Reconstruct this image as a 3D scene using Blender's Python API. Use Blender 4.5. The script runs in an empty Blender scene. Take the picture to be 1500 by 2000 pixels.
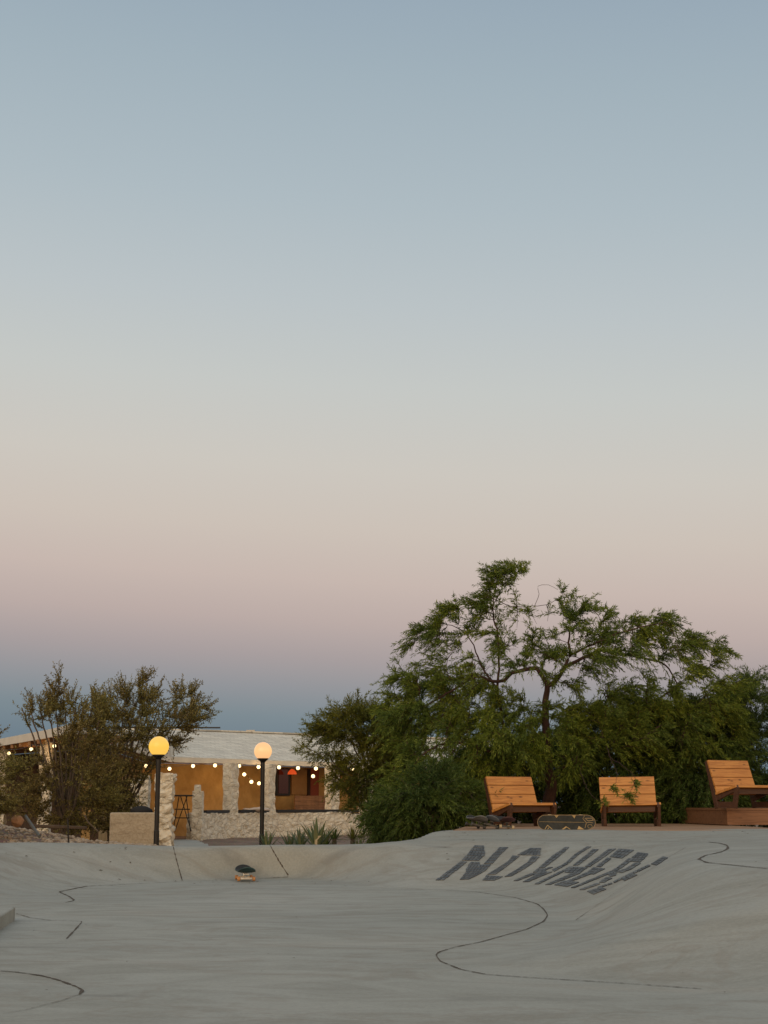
import bpy, bmesh, math, random
import numpy as np
from mathutils import Vector, Matrix, noise as mnoise

random.seed(7)
rng = np.random.default_rng(11)
scene = bpy.context.scene
col = scene.collection
R = math.radians

# ------------------------------------------------------------------ camera
FPX = 3000.0                 # focal length in photo pixels (1500 x 2000)
HOR = 1570.0                 # row of the horizon
CAMZ = 0.90
PITCH = math.atan((HOR - 1000.0) / FPX)
cam_data = bpy.data.cameras.new("camera")
cam = bpy.data.objects.new("camera", cam_data)
col.objects.link(cam)
cam_data.sensor_fit = 'VERTICAL'
cam_data.sensor_height = 36.0
cam_data.sensor_width = 27.0
cam_data.lens = FPX / 2000.0 * 36.0
cam_data.clip_start = 0.1
cam_data.clip_end = 8000.0
cam.location = (0, 0, CAMZ)
cam.rotation_euler = (R(90) + PITCH, 0, 0)
scene.camera = cam

# ------------------------------------------------------------------ view
scene.view_settings.view_transform = 'Standard'
scene.view_settings.look = 'None'
scene.view_settings.exposure = 0.0
scene.view_settings.gamma = 1.0


def lin(r, g, b):
    f = lambda c: (c / 255.0 / 12.92) if c / 255.0 <= 0.04045 else ((c / 255.0 + 0.055) / 1.055) ** 2.4
    return (f(r), f(g), f(b), 1.0)


# ------------------------------------------------------------------ world: dusk sky opposite the sunset
world = bpy.data.worlds.new("World")
scene.world = world
world.use_nodes = True
nt = world.node_tree
nt.nodes.clear()
N = nt.nodes
L = nt.links
wout = N.new('ShaderNodeOutputWorld')
bg = N.new('ShaderNodeBackground')
tc = N.new('ShaderNodeTexCoord')
sep = N.new('ShaderNodeSeparateXYZ')
L.new(tc.outputs['Generated'], sep.inputs[0])


def wramp(stops):
    r = N.new('ShaderNodeValToRGB')
    cr = r.color_ramp
    cr.interpolation = 'B_SPLINE' if False else 'LINEAR'
    stops = sorted(stops)
    while len(cr.elements) < len(stops):
        cr.elements.new(0.5)
    for e, (p, c) in zip(cr.elements, stops):
        e.position = p
        e.color = c
    return r


def el(y):      # sine of the elevation seen at a photo row
    return math.sin(PITCH + math.atan((1000.0 - y) / FPX))


# east side (seen): earth's shadow low down, pink belt above, then grey blue
SKY = [(-400, (132, 151, 168)), (0, (153, 170, 183)), (150, (161, 177, 187)), (400, (174, 187, 194)), (600, (187, 195, 198)),
       (760, (197, 200, 197)), (920, (204, 199, 191)), (1040, (204, 193, 183)), (1140, (199, 183, 175)),
       (1220, (187, 171, 166)), (1290, (168, 158, 158)), (1350, (148, 149, 153)), (1410, (126, 139, 146)),
       (1470, (112, 128, 139)), (1569, (100, 114, 126))]
east = wramp([(0.0, lin(80, 84, 86))] + [(max(0.0001, el(y)), lin(*c)) for y, c in SKY] + [(0.75, lin(160, 172, 184)), (1.0, lin(182, 190, 196))])
# the point opposite the sun lies a little to the left: the belt stands lower on the right
tilt = N.new('ShaderNodeMath'); tilt.operation = 'MULTIPLY_ADD'
L.new(sep.outputs['X'], tilt.inputs[0]); tilt.inputs[1].default_value = 0.055; L.new(sep.outputs['Z'], tilt.inputs[2])
L.new(tilt.outputs[0], east.inputs[0])
# west side (behind the camera): the afterglow of the sunset
GL = lambda c, k: (c[0] * k, c[1] * k, c[2] * k, 1.0)
west = wramp([(0.0, lin(150, 110, 80)), (0.02, GL(lin(255, 176, 92), 1.5)), (0.12, GL(lin(255, 200, 130), 1.6)), (0.25, GL(lin(240, 214, 176), 1.3)),
              (0.45, lin(222, 214, 200)), (1.0, lin(182, 190, 196))])
L.new(sep.outputs['Z'], west.inputs[0])
mr = N.new('ShaderNodeMapRange')
mr.interpolation_type = 'SMOOTHSTEP'
mr.inputs['From Min'].default_value = 0.35
mr.inputs['From Max'].default_value = -0.75
L.new(sep.outputs['Y'], mr.inputs['Value'])
mix = N.new('ShaderNodeMix')
mix.data_type = 'RGBA'
L.new(mr.outputs[0], mix.inputs['Factor'])
L.new(east.outputs[0], mix.inputs[6])
L.new(west.outputs[0], mix.inputs[7])
L.new(mix.outputs[2], bg.inputs['Color'])
bg.inputs['Strength'].default_value = 1.0
L.new(bg.outputs[0], wout.inputs[0])

# the sun has set behind the camera: a low, wide, weak warm glow
sd = bpy.data.lights.new("sun", 'SUN')
sun = bpy.data.objects.new("sun", sd)
col.objects.link(sun)
sd.energy = 0.75
sd.angle = R(50)
sd.color = (1.0, 0.83, 0.64)
sun.rotation_euler = (R(68), 0, R(-22))

# ------------------------------------------------------------------ picture -> place
cp, sp = math.cos(PITCH), math.sin(PITCH)


def ray(px, py):
    u = (px - 750.0) / FPX
    v = (1000.0 - py) / FPX
    return np.array([u, cp - v * sp, sp + v * cp])


def P(px, py, Y):
    d = ray(px, py)
    k = Y / d[1]
    return np.array([d[0] * k, Y, CAMZ + d[2] * k])


def PZ(px, py, z):          # the point at height z
    d = ray(px, py)
    k = (z - CAMZ) / d[2]
    return np.array([d[0] * k, d[1] * k, z])


# ------------------------------------------------------------------ scene graph helpers
def tag(o, label=None, cat=None, group=None, kind=None):
    if label: o['label'] = label
    if cat: o['category'] = cat
    if group: o['group'] = group
    if kind: o['kind'] = kind
    return o


def empty(name, loc=(0, 0, 0), rz=0.0):
    o = bpy.data.objects.new(name, None)
    o.empty_display_size = 0.2
    o.location = loc
    o.rotation_euler = (0, 0, rz)
    col.objects.link(o)
    return o


def link_mesh(name, me, m=None, parent=None):
    o = bpy.data.objects.new(name, me)
    if m is not None:
        me.materials.append(m)
    col.objects.link(o)
    if parent is not None:
        o.parent = parent
    return o


def mesh_np(name, verts, faces, m=None, parent=None, smooth=False):
    """faces: (n,k) int array, all the same size k"""
    verts = np.asarray(verts, dtype=np.float32)
    faces = np.asarray(faces, dtype=np.int32)
    me = bpy.data.meshes.new(name)
    n, k = faces.shape
    me.vertices.add(len(verts))
    me.vertices.foreach_set('co', verts.ravel())
    me.loops.add(n * k)
    me.loops.foreach_set('vertex_index', faces.ravel())
    me.polygons.add(n)
    me.polygons.foreach_set('loop_start', np.arange(0, n * k, k, dtype=np.int32))
    me.polygons.foreach_set('loop_total', np.full(n, k, dtype=np.int32))
    me.update(calc_edges=True)
    me.polygons.foreach_set('use_smooth', np.full(n, smooth))
    me.validate()
    return link_mesh(name, me, m, parent)


def bm_obj(name, bm, m=None, parent=None, smooth=False, bevel=0.0):
    if bevel > 0:
        bmesh.ops.bevel(bm, geom=[e for e in bm.edges], offset=bevel, segments=1, affect='EDGES', clamp_overlap=True)
    bmesh.ops.recalc_face_normals(bm, faces=bm.faces)
    me = bpy.data.meshes.new(name)
    bm.to_mesh(me)
    bm.free()
    if smooth:
        for p in me.polygons: p.use_smooth = True
    return link_mesh(name, me, m, parent)


def add_box(bm, c, s, rot=None):
    """c centre, s full size, rot 3x3 Matrix"""
    M = Matrix.Translation(Vector(c)) @ ((rot.to_4x4()) if rot is not None else Matrix.Identity(4)) @ Matrix.Diagonal((s[0], s[1], s[2], 1))
    return bmesh.ops.create_cube(bm, size=1.0, matrix=M)['verts']


def add_beam(bm, a, b, w, h):
    """a rectangular bar from a to b; w across (horizontal), h the other way"""
    a, b = Vector(a), Vector(b)
    d = b - a
    ln = d.length
    z = d.normalized()
    x = Vector((0, 0, 1)).cross(z)
    if x.length < 1e-3: x = Vector((1, 0, 0))
    x.normalize()
    y = z.cross(x)
    rot = Matrix((x, y, z)).transposed()
    return add_box(bm, (a + b) / 2, (w, h, ln), rot)


def add_cyl(bm, a, b, r0, r1=None, seg=12):
    a, b = Vector(a), Vector(b)
    d = b - a
    q = Vector((0, 0, 1)).rotation_difference(d.normalized()).to_matrix().to_4x4()
    M = Matrix.Translation((a + b) / 2) @ q
    return bmesh.ops.create_cone(bm, cap_ends=True, segments=seg, radius1=r0, radius2=r0 if r1 is None else r1, depth=d.length, matrix=M)['verts']


def add_lathe(bm, prof, seg=24, M=Matrix.Identity(4)):
    rings = []
    for r, z in prof:
        rings.append([bm.verts.new(M @ Vector((r * math.cos(2 * math.pi * i / seg), r * math.sin(2 * math.pi * i / seg), z))) for i in range(seg)])
    for a, b in zip(rings[:-1], rings[1:]):
        for i in range(seg):
            bm.faces.new((a[i], a[(i + 1) % seg], b[(i + 1) % seg], b[i]))
    bm.faces.new(rings[0][::-1]); bm.faces.new(rings[-1])


def copy_tree(o, parent=None):
    c = o.copy()
    col.objects.link(c)
    c.parent = parent
    for ch in list(o.children):
        copy_tree(ch, c)
    return c


# ------------------------------------------------------------------ materials
def new_mat(name):
    m = bpy.data.materials.new(name)
    m.use_nodes = True
    m.node_tree.nodes.clear()
    out = m.node_tree.nodes.new('ShaderNodeOutputMaterial')
    b = m.node_tree.nodes.new('ShaderNodeBsdfPrincipled')
    m.node_tree.links.new(b.outputs[0], out.inputs[0])
    b.inputs['Roughness'].default_value = 0.7
    return m, m.node_tree.nodes, m.node_tree.links, b, out


def tex_coord(nd, lk, scale=(1, 1, 1), rot=(0, 0, 0), kind='Object'):
    t = nd.new('ShaderNodeTexCoord')
    mp = nd.new('ShaderNodeMapping')
    mp.inputs['Scale'].default_value = scale
    mp.inputs['Rotation'].default_value = rot
    lk.new(t.outputs[kind], mp.inputs[0])
    return mp.outputs[0]


def noise_n(nd, lk, vec, scale, detail=4, rough=0.55, dist=0.0):
    n = nd.new('ShaderNodeTexNoise')
    n.inputs['Scale'].default_value = scale
    n.inputs['Detail'].default_value = detail
    n.inputs['Roughness'].default_value = rough
    n.inputs['Distortion'].default_value = dist
    lk.new(vec, n.inputs['Vector'])
    return n.outputs['Fac']


def ramp_n(nd, lk, fac, stops):
    r = nd.new('ShaderNodeValToRGB')
    while len(r.color_ramp.elements) < len(stops):
        r.color_ramp.elements.new(0.5)
    for e, (p, c) in zip(r.color_ramp.elements, stops):
        e.position = p
        e.color = (c[0], c[1], c[2], 1)
    lk.new(fac, r.inputs[0])
    return r.outputs[0]


def mixc(nd, lk, fac, a, b, mode='MIX'):
    m = nd.new('ShaderNodeMix')
    m.data_type = 'RGBA'
    m.blend_type = mode
    for sock, v in ((0, fac), (6, a), (7, b)):
        if hasattr(v, 'links'):
            lk.new(v, m.inputs[sock])
        elif sock == 0:
            m.inputs[0].default_value = v
        else:
            m.inputs[sock].default_value = (v[0], v[1], v[2], 1)
    return m.outputs[2]


def bump_n(nd, lk, b, h, strength=0.3, dist=0.02):
    bp = nd.new('ShaderNodeBump')
    bp.inputs['Strength'].default_value = strength
    bp.inputs['Distance'].default_value = dist
    lk.new(h, bp.inputs['Height'])
    lk.new(bp.outputs[0], b.inputs['Normal'])


def m_simple(name, c1, c2=None, scale=8, rough=0.7, metal=0.0, bump=0.2, bdist=0.005, stretch=(1, 1, 1), kind='Object'):
    m, nd, lk, b, out = new_mat(name)
    v = tex_coord(nd, lk, stretch, kind=kind)
    n = noise_n(nd, lk, v, scale, 5, 0.6)
    c2 = c2 or tuple(x * 0.75 for x in c1)
    lk.new(ramp_n(nd, lk, n, [(0.3, c2), (0.7, c1)]), b.inputs['Base Color'])
    b.inputs['Roughness'].default_value = rough
    b.inputs['Metallic'].default_value = metal
    if bump:
        bump_n(nd, lk, b, noise_n(nd, lk, v, scale * 4, 4, 0.6), bump, bdist)
    return m


def m_concrete():
    m, nd, lk, b, out = new_mat('trowelled_concrete')
    v = tex_coord(nd, lk)
    big = noise_n(nd, lk, v, 0.45, 4, 0.55, 0.4)
    c = ramp_n(nd, lk, big, [(0.3, (0.290, 0.286, 0.248)), (0.52, (0.324, 0.318, 0.275)), (0.72, (0.360, 0.348, 0.300))])
    vs = tex_coord(nd, lk, (0.8, 1.5, 1.0), (0, 0, R(12)))
    st = noise_n(nd, lk, vs, 1.3, 7, 0.62, 1.6)
    c = mixc(nd, lk, ramp_n(nd, lk, st, [(0.34, (.6, .6, .6)), (0.56, (0, 0, 0))]), c, (0.240, 0.234, 0.198))
    vs2 = tex_coord(nd, lk, (0.7, 1.6, 1.0), (0, 0, R(-35)))
    warm = noise_n(nd, lk, vs2, 0.7, 4, 0.6, 0.8)
    c = mixc(nd, lk, ramp_n(nd, lk, warm, [(0.55, (0, 0, 0)), (0.72, (0.5, 0.5, 0.5))]), c, (0.345, 0.312, 0.258))
    fine = noise_n(nd, lk, v, 38, 5, 0.7)
    c = mixc(nd, lk, 0.35, c, ramp_n(nd, lk, fine, [(0.3, (0.62, 0.62, 0.62)), (0.7, (1.25, 1.25, 1.25))]), 'MULTIPLY')
    spk = nd.new('ShaderNodeTexVoronoi')
    spk.inputs['Scale'].default_value = 1.6
    spk.inputs['Randomness'].default_value = 1.0
    lk.new(v, spk.inputs['Vector'])
    c = mixc(nd, lk, ramp_n(nd, lk, spk.outputs['Distance'], [(0.0, (0.6, 0.6, 0.6)), (0.011, (0, 0, 0))]), c, (0.09, 0.08, 0.065))
    # trowel scratches
    vs3 = tex_coord(nd, lk, (0.35, 9.0, 1.0), (0, 0, R(4)))
    scr = noise_n(nd, lk, vs3, 2.2, 6, 0.7, 0.8)
    c = mixc(nd, lk, ramp_n(nd, lk, scr, [(0.62, (0, 0, 0)), (0.78, (0.28, 0.28, 0.28))]), c, (0.20, 0.195, 0.165))
    # broad water stains and thin curved wheel marks
    ws = noise_n(nd, lk, tex_coord(nd, lk, (0.9, 1.3, 1.0), (0, 0, R(20))), 0.28, 6, 0.6, 2.2)
    c = mixc(nd, lk, ramp_n(nd, lk, ws, [(0.47, (0, 0, 0)), (0.50, (0.42, 0.42, 0.42)), (0.53, (0, 0, 0))]), c, (0.235, 0.205, 0.160))
    wv = nd.new('ShaderNodeTexWave'); wv.wave_type = 'RINGS'; wv.inputs['Scale'].default_value = 0.13
    wv.inputs['Distortion'].default_value = 5.0; wv.inputs['Detail'].default_value = 1.5; wv.inputs['Detail Scale'].default_value = 0.4
    lk.new(tex_coord(nd, lk, (1, 1, 0.2)), wv.inputs['Vector'])
    gate = ramp_n(nd, lk, noise_n(nd, lk, v, 1.1, 3, 0.6), [(0.5, (0, 0, 0)), (0.62, (1, 1, 1))])
    mk = mixc(nd, lk, 1.0, gate, ramp_n(nd, lk, wv.outputs['Fac'], [(0.0, (0.34, 0.34, 0.34)), (0.012, (0, 0, 0))]), 'MULTIPLY')
    c = mixc(nd, lk, mk, c, (0.12, 0.11, 0.095))
    lk.new(c, b.inputs['Base Color'])
    b.inputs['Roughness'].default_value = 0.62
    lk.new(ramp_n(nd, lk, st, [(0.3, (0.72, 0.72, 0.72)), (0.7, (0.52, 0.52, 0.52))]), b.inputs['Roughness'])
    b.inputs['Specular IOR Level'].default_value = 0.35
    h = nd.new('ShaderNodeMath'); h.operation = 'ADD'
    lk.new(st, h.inputs[0]); lk.new(fine, h.inputs[1])
    bump_n(nd, lk, b, h.outputs[0], 0.25, 0.008)
    return m


def m_wood(name, light, dark, scale=1.0, rough=0.55, knots=True):
    """grain runs along local X"""
    m, nd, lk, b, out = new_mat(name)
    v = tex_coord(nd, lk, (1.2 * scale, 16 * scale, 16 * scale))
    g = noise_n(nd, lk, v, 1.6, 6, 0.6, 1.2)
    mid = tuple((a + d) / 2 for a, d in zip(light, dark))
    c = ramp_n(nd, lk, g, [(0.28, dark), (0.45, mid), (0.6, light), (0.8, tuple(x * 0.85 for x in light))])
    info = nd.new('ShaderNodeNewGeometry')
    c = mixc(nd, lk, 0.5, c, ramp_n(nd, lk, info.outputs['Random Per Island'], [(0.0, (0.72, 0.66, 0.6)), (1.0, (1.15, 1.12, 1.05))]), 'MULTIPLY')
    if knots:
        vk = tex_coord(nd, lk, (3.0 * scale, 7.5 * scale, 7.5 * scale))
        k = nd.new('ShaderNodeTexVoronoi')
        k.inputs['Scale'].default_value = 1.15
        lk.new(vk, k.inputs['Vector'])
        c = mixc(nd, lk, ramp_n(nd, lk, k.outputs['Distance'], [(0.06, (0.9, 0.9, 0.9)), (0.17, (0, 0, 0))]), c, tuple(x * 0.35 for x in dark))
    lk.new(c, b.inputs['Base Color'])
    b.inputs['Roughness'].default_value = rough
    bump_n(nd, lk, b, g, 0.25, 0.004)
    return m


def m_leaf(name, stops, trans=0.35, patch=0.75, patch_cols=((0.55, 0.66, 0.62), (1.5, 1.38, 0.8))):
    m, nd, lk, b, out = new_mat(name)
    geo = nd.new('ShaderNodeNewGeometry')
    c = ramp_n(nd, lk, geo.outputs['Random Per Island'], stops)
    v = tex_coord(nd, lk)
    n = noise_n(nd, lk, v, 1.1, 3, 0.5)
    c = mixc(nd, lk, patch, c, ramp_n(nd, lk, n, [(0.35, patch_cols[0]), (0.68, patch_cols[1])]), 'MULTIPLY')
    lk.new(c, b.inputs['Base Color'])
    b.inputs['Roughness'].default_value = 0.65
    b.inputs['Specular IOR Level'].default_value = 0.25
    tr = nd.new('ShaderNodeBsdfTranslucent')
    lk.new(c, tr.inputs['Color'])
    mx = nd.new('ShaderNodeMixShader')
    mx.inputs[0].default_value = trans
    lk.new(b.outputs[0], mx.inputs[1]); lk.new(tr.outputs[0], mx.inputs[2])
    lk.new(mx.outputs[0], out.inputs[0])
    return m


def m_emit(name, color, strength, lo=None):
    m, nd, lk, b, out = new_mat(name)
    b.inputs['Base Color'].default_value = (0.06, 0.06, 0.06, 1)
    b.inputs['Roughness'].default_value = 0.25
    if lo:
        v = tex_coord(nd, lk, kind='Generated')
        s = nd.new('ShaderNodeSeparateXYZ'); lk.new(v, s.inputs[0])
        lk.new(ramp_n(nd, lk, s.outputs['Z'], [(0.0, lo), (0.55, color), (1.0, lo)]), b.inputs['Emission Color'])
    else:
        b.inputs['Emission Color'].default_value = (*color[:3], 1)
    b.inputs['Emission Strength'].default_value = strength
    return m


MC = m_concrete()
M_joint = m_simple('joint_dirt', (0.105, 0.080, 0.056), (0.05, 0.038, 0.027), 30, 0.95)
M_joint_faint = m_simple('hairline_seam', (0.165, 0.145, 0.115), (0.11, 0.10, 0.08), 20, 0.95)
M_tile = None


def m_tile_():
    m, nd, lk, b, out = new_mat('slate_tile')
    geo = nd.new('ShaderNodeNewGeometry')
    c = ramp_n(nd, lk, geo.outputs['Random Per Island'], [(0.0, (0.046, 0.049, 0.052)), (0.5, (0.070, 0.073, 0.076)), (1.0, (0.105, 0.107, 0.105))])
    v = tex_coord(nd, lk)
    c = mixc(nd, lk, 0.5, c, ramp_n(nd, lk, noise_n(nd, lk, v, 9, 4, 0.6), [(0.35, (0.7, 0.7, 0.7)), (0.7, (1.4, 1.35, 1.25))]), 'MULTIPLY')
    lk.new(c, b.inputs['Base Color'])
    b.inputs['Roughness'].default_value = 0.5
    return m


M_tile = m_tile_()
M_cedar = m_wood('cedar_planks', (0.66, 0.31, 0.078), (0.38, 0.14, 0.026))
M_frame = m_wood('stained_frame', (0.095, 0.040, 0.020), (0.04, 0.016, 0.008), knots=False)
M_plat = m_wood('weathered_boards', (0.29, 0.145, 0.075), (0.15, 0.066, 0.034), 0.8)
M_deck = m_wood('deck_boards', (0.36, 0.215, 0.12), (0.20, 0.11, 0.06), 0.7, 0.8, knots=False)
M_oldwood = m_simple('grey_old_timber', (0.11, 0.075, 0.05), (0.06, 0.04, 0.028), 9, 0.95)
M_dull = m_simple('dull_metal', (0.10, 0.10, 0.10), (0.05, 0.05, 0.05), 12, 0.5, 0.4)
M_black = m_simple('black_enamel', (0.007, 0.007, 0.008), (0.004, 0.004, 0.005), 10, 0.45, 0.0, 0.05)
M_stone, nd, lk, b_, out_ = new_mat('whitewashed_rock')
_v = tex_coord(nd, lk, (1, 1, 1.6))
_w = noise_n(nd, lk, _v, 4.0, 4, 0.6)
_vm = nd.new('ShaderNodeVectorMath'); _vm.operation = 'MULTIPLY_ADD'
_cb = nd.new('ShaderNodeCombineXYZ'); lk.new(_w, _cb.inputs[0]); lk.new(_w, _cb.inputs[2])
lk.new(_cb.outputs[0], _vm.inputs[0]); _vm.inputs[1].default_value = (.35, .35, .35); lk.new(_v, _vm.inputs[2])
_vo = nd.new('ShaderNodeTexVoronoi'); _vo.feature = 'DISTANCE_TO_EDGE'; _vo.inputs['Scale'].default_value = 3.8
lk.new(_vm.outputs[0], _vo.inputs['Vector'])
_c = ramp_n(nd, lk, noise_n(nd, lk, _v, 7, 5, 0.65), [(0.3, (0.60, 0.535, 0.42)), (0.55, (0.73, 0.67, 0.545)), (0.75, (0.82, 0.77, 0.66))])
_c = mixc(nd, lk, ramp_n(nd, lk, _vo.outputs['Distance'], [(0.0, (0.26, 0.26, 0.26)), (0.04, (0, 0, 0))]), _c, (0.30, 0.24, 0.16))
lk.new(_c, b_.inputs['Base Color']); b_.inputs['Roughness'].default_value = 0.92
bump_n(nd, lk, b_, ramp_n(nd, lk, _vo.outputs['Distance'], [(0.0, (0, 0, 0)), (0.12, (1, 1, 1))]), .6, 0.04)
M_block, nd, lk, b_, out_ = new_mat('tan_rammed_wall')
_v = tex_coord(nd, lk, (1.2, 1.2, 5.0))
_n = noise_n(nd, lk, _v, 1.6, 7, 0.7, 0.6)
_c = ramp_n(nd, lk, _n, [(0.26, (0.25, 0.20, 0.14)), (0.40, (0.40, 0.335, 0.245)), (0.6, (0.46, 0.39, 0.29)), (0.8, (0.52, 0.45, 0.34))])
_p = noise_n(nd, lk, tex_coord(nd, lk), 26, 5, 0.7)
_c = mixc(nd, lk, 0.6, _c, ramp_n(nd, lk, _p, [(0.33, (0.6, 0.56, 0.5)), (0.55, (1.05, 1.05, 1.05))]), 'MULTIPLY')
lk.new(_c, b_.inputs['Base Color']); b_.inputs['Roughness'].default_value = 0.95
bump_n(nd, lk, b_, _n, 0.6, 0.03)
M_stucco = m_simple('ochre_stucco', (0.52, 0.345, 0.145), (0.31, 0.19, 0.072), 1.6, 0.9, 0, 0.6, 0.02)
M_fascia = m_simple('cream_fascia', (0.72, 0.67, 0.57), (0.62, 0.57, 0.48), 3.0, 0.7)
M_dirt = None


def m_dirt_():
    m, nd, lk, b, out = new_mat('desert_dirt')
    v = tex_coord(nd, lk)
    n = noise_n(nd, lk, v, 1.3, 6, 0.65)
    c = ramp_n(nd, lk, n, [(0.3, (0.115, 0.075, 0.050)), (0.5, (0.185, 0.125, 0.088)), (0.7, (0.26, 0.185, 0.135))])
    vv = nd.new('ShaderNodeTexVoronoi'); vv.inputs['Scale'].default_value = 22
    lk.new(v, vv.inputs['Vector'])
    c = mixc(nd, lk, 0.35, c, vv.outputs['Color'], 'SOFT_LIGHT')
    lk.new(c, b.inputs['Base Color'])
    b.inputs['Roughness'].default_value = 0.97
    bump_n(nd, lk, b, noise_n(nd, lk, v, 14, 6, 0.7), 0.8, 0.04)
    return m


M_dirt = m_dirt_()


def m_roof_():
    m, nd, lk, b, out = new_mat('pale_shingles')
    v = tex_coord(nd, lk, (1.0, 1.0, 1.0), (0, 0, R(-40)))
    br = nd.new('ShaderNodeTexBrick')
    br.inputs['Scale'].default_value = 1.0
    br.inputs['Brick Width'].default_value = 0.5
    br.inputs['Row Height'].default_value = 0.13
    br.inputs['Mortar Size'].default_value = 0.012
    br.inputs['Color1'].default_value = (0.58, 0.555, 0.49, 1)
    br.inputs['Color2'].default_value = (0.74, 0.71, 0.63, 1)
    br.inputs['Mortar'].default_value = (0.44, 0.42, 0.37, 1)
    lk.new(v, br.inputs['Vector'])
    n = noise_n(nd, lk, tex_coord(nd, lk, (0.6, 2.5, 1), (0, 0, R(-40))), 2.2, 5, 0.7, 0.5)
    c = mixc(nd, lk, 0.45, br.outputs['Color'], ramp_n(nd, lk, n, [(0.3, (0.6, 0.6, 0.6)), (0.7, (1.25, 1.25, 1.2))]), 'MULTIPLY')
    lk.new(c, b.inputs['Base Color'])
    b.inputs['Roughness'].default_value = 0.9
    bump_n(nd, lk, b, n, 0.4, 0.02)
    return m


M_roof = m_roof_()
M_bark_red = m_simple('reddish_bark', (0.085, 0.040, 0.028), (0.035, 0.018, 0.013), 14, 0.95, 0, 0.8, 0.02, (1, 1, 0.25))
M_twig = m_simple('grey_brown_twig', (0.13, 0.10, 0.075), (0.07, 0.05, 0.035), 20, 0.95)
M_leaf_tree = m_leaf('mesquite_leaf', [(0.0, (0.060, 0.092, 0.016)), (0.45, (0.128, 0.176, 0.030)), (0.8, (0.195, 0.25, 0.042)), (1.0, (0.29, 0.32, 0.08))])
M_leaf_dark = m_leaf('dark_shrub_leaf', [(0.0, (0.040, 0.070, 0.014)), (0.5, (0.075, 0.115, 0.026)), (0.9, (0.125, 0.175, 0.042)), (1.0, (0.20, 0.25, 0.09))])
M_leaf_olive = m_leaf('olive_leaf', [(0.0, (0.095, 0.098, 0.016)), (0.5, (0.145, 0.155, 0.025)), (1.0, (0.24, 0.225, 0.05))])
M_leaf_creo = m_leaf('creosote_leaf', [(0.0, (0.115, 0.090, 0.032)), (0.5, (0.195, 0.168, 0.054)), (0.85, (0.285, 0.245, 0.085)), (1.0, (0.42, 0.36, 0.18))],
                     0.3, 0.6, ((0.85, 0.66, 0.6), (1.1, 1.25, 0.9)))
M_agave = m_leaf('agave_leaf', [(0.0, (0.11, 0.145, 0.09)), (0.6, (0.16, 0.20, 0.125)), (1.0, (0.25, 0.27, 0.17))], 0.1)
M_rock = m_simple('loose_rock', (0.34, 0.27, 0.20), (0.17, 0.12, 0.085), 6, 0.95, 0, 0.5, 0.01)


# ------------------------------------------------------------------ the bowl: plan curves
def smooth_poly(pts, step=0.12):
    pts = [np.array(p, dtype=float) for p in pts]
    out = []
    n = len(pts)
    for i in range(n - 1):
        p0 = pts[max(i - 1, 0)]; p1 = pts[i]; p2 = pts[i + 1]; p3 = pts[min(i + 2, n - 1)]
        k = max(2, int(np.linalg.norm(p2 - p1) / step))
        for j in range(k):
            t = j / k
            out.append(0.5 * ((2 * p1) + (-p0 + p2) * t + (2 * p0 - 5 * p1 + 4 * p2 - p3) * t * t + (-p0 + 3 * p1 - 3 * p2 + p3) * t ** 3))
    out.append(pts[-1])
    return np.array(out)


def F(px, py, z=0.0):
    return PZ(px, py, z)


foot_pts = [np.array([-5.6, -5, 0.]), np.array([-5.4, 4, 0.]), np.array([-5.0, 9, 0.]), np.array([-4.3, 12, 0.]),
            F(0, 1760), F(115, 1743), F(250, 1728), F(350, 1721), F(480, 1715.5), F(580, 1715), F(660, 1722), F(740, 1734), F(800, 1738),
            F(880, 1739), F(960, 1746), F(1040, 1764), F(1110, 1790), F(1135, 1803), F(1090, 1828), F(1000, 1850), F(930, 1868), F(895, 1888),
            F(960, 1902), F(1100, 1914), F(1250, 1924), F(1370, 1934), F(1600, 1962), np.array([3.4, 6.0, 0.]), np.array([6.5, 5.0, 0.]),
            np.array([6.5, -5, 0.])]
lip_pts = [np.array([-6.4, -7, .42]), np.array([-6.3, 8, .42]), np.array([-5.9, 13, .42]), np.array([-5.35, 16.4, .43]), np.array([-4.9, 18.1, .43]),
           P(60, 1646, 18.9), P(160, 1648.5, 19.2), P(304, 1653, 19.4), P(420, 1653, 19.5), P(520, 1651, 19.6), P(650, 1651, 19.6), P(730, 1650, 19.35),
           P(790, 1645, 19.5), P(850, 1641, 19.9), P(1000, 1641, 19.8), P(1150, 1642.5, 19.1), P(1300, 1644, 18.0), P(1385, 1646, 16.8),
           P(1425, 1655, 15.3), P(1405, 1671, 13.0), P(1368, 1683, 11.8), P(1425, 1692, 11.1), P(1500, 1699, 10.6), np.array([3.7, 9.9, .45]), np.array([6., 9.2, .45]),
           np.array([8.5, 8.6, .45]), np.array([8.5, -7, .45])]
foot = smooth_poly(foot_pts)
lip = smooth_poly(lip_pts)
bound = np.array([(-6.9, -8), (-6.9, 10), (-6.3, 15), (-5.6, 18), (-4.8, 19.0), (-3.84, 19.5), (-2.9, 19.68), (-1.5, 19.86), (-.6, 19.86), (-.1, 19.72), (.18, 19.85),
                  (.36, 20.2), (.50, 20.7), (.66, 21.3), (1.0, 21.9), (1.6, 22.3), (12, 22.3), (12, -8)], dtype=float)

GX0, GX1, GY0, GY1, GS = -7.4, 12.4, -8.5, 22.9, 0.05
gx = np.arange(GX0, GX1 + 1e-6, GS)
gy = np.arange(GY0, GY1 + 1e-6, GS)
XX, YY = np.meshgrid(gx, gy)


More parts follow.
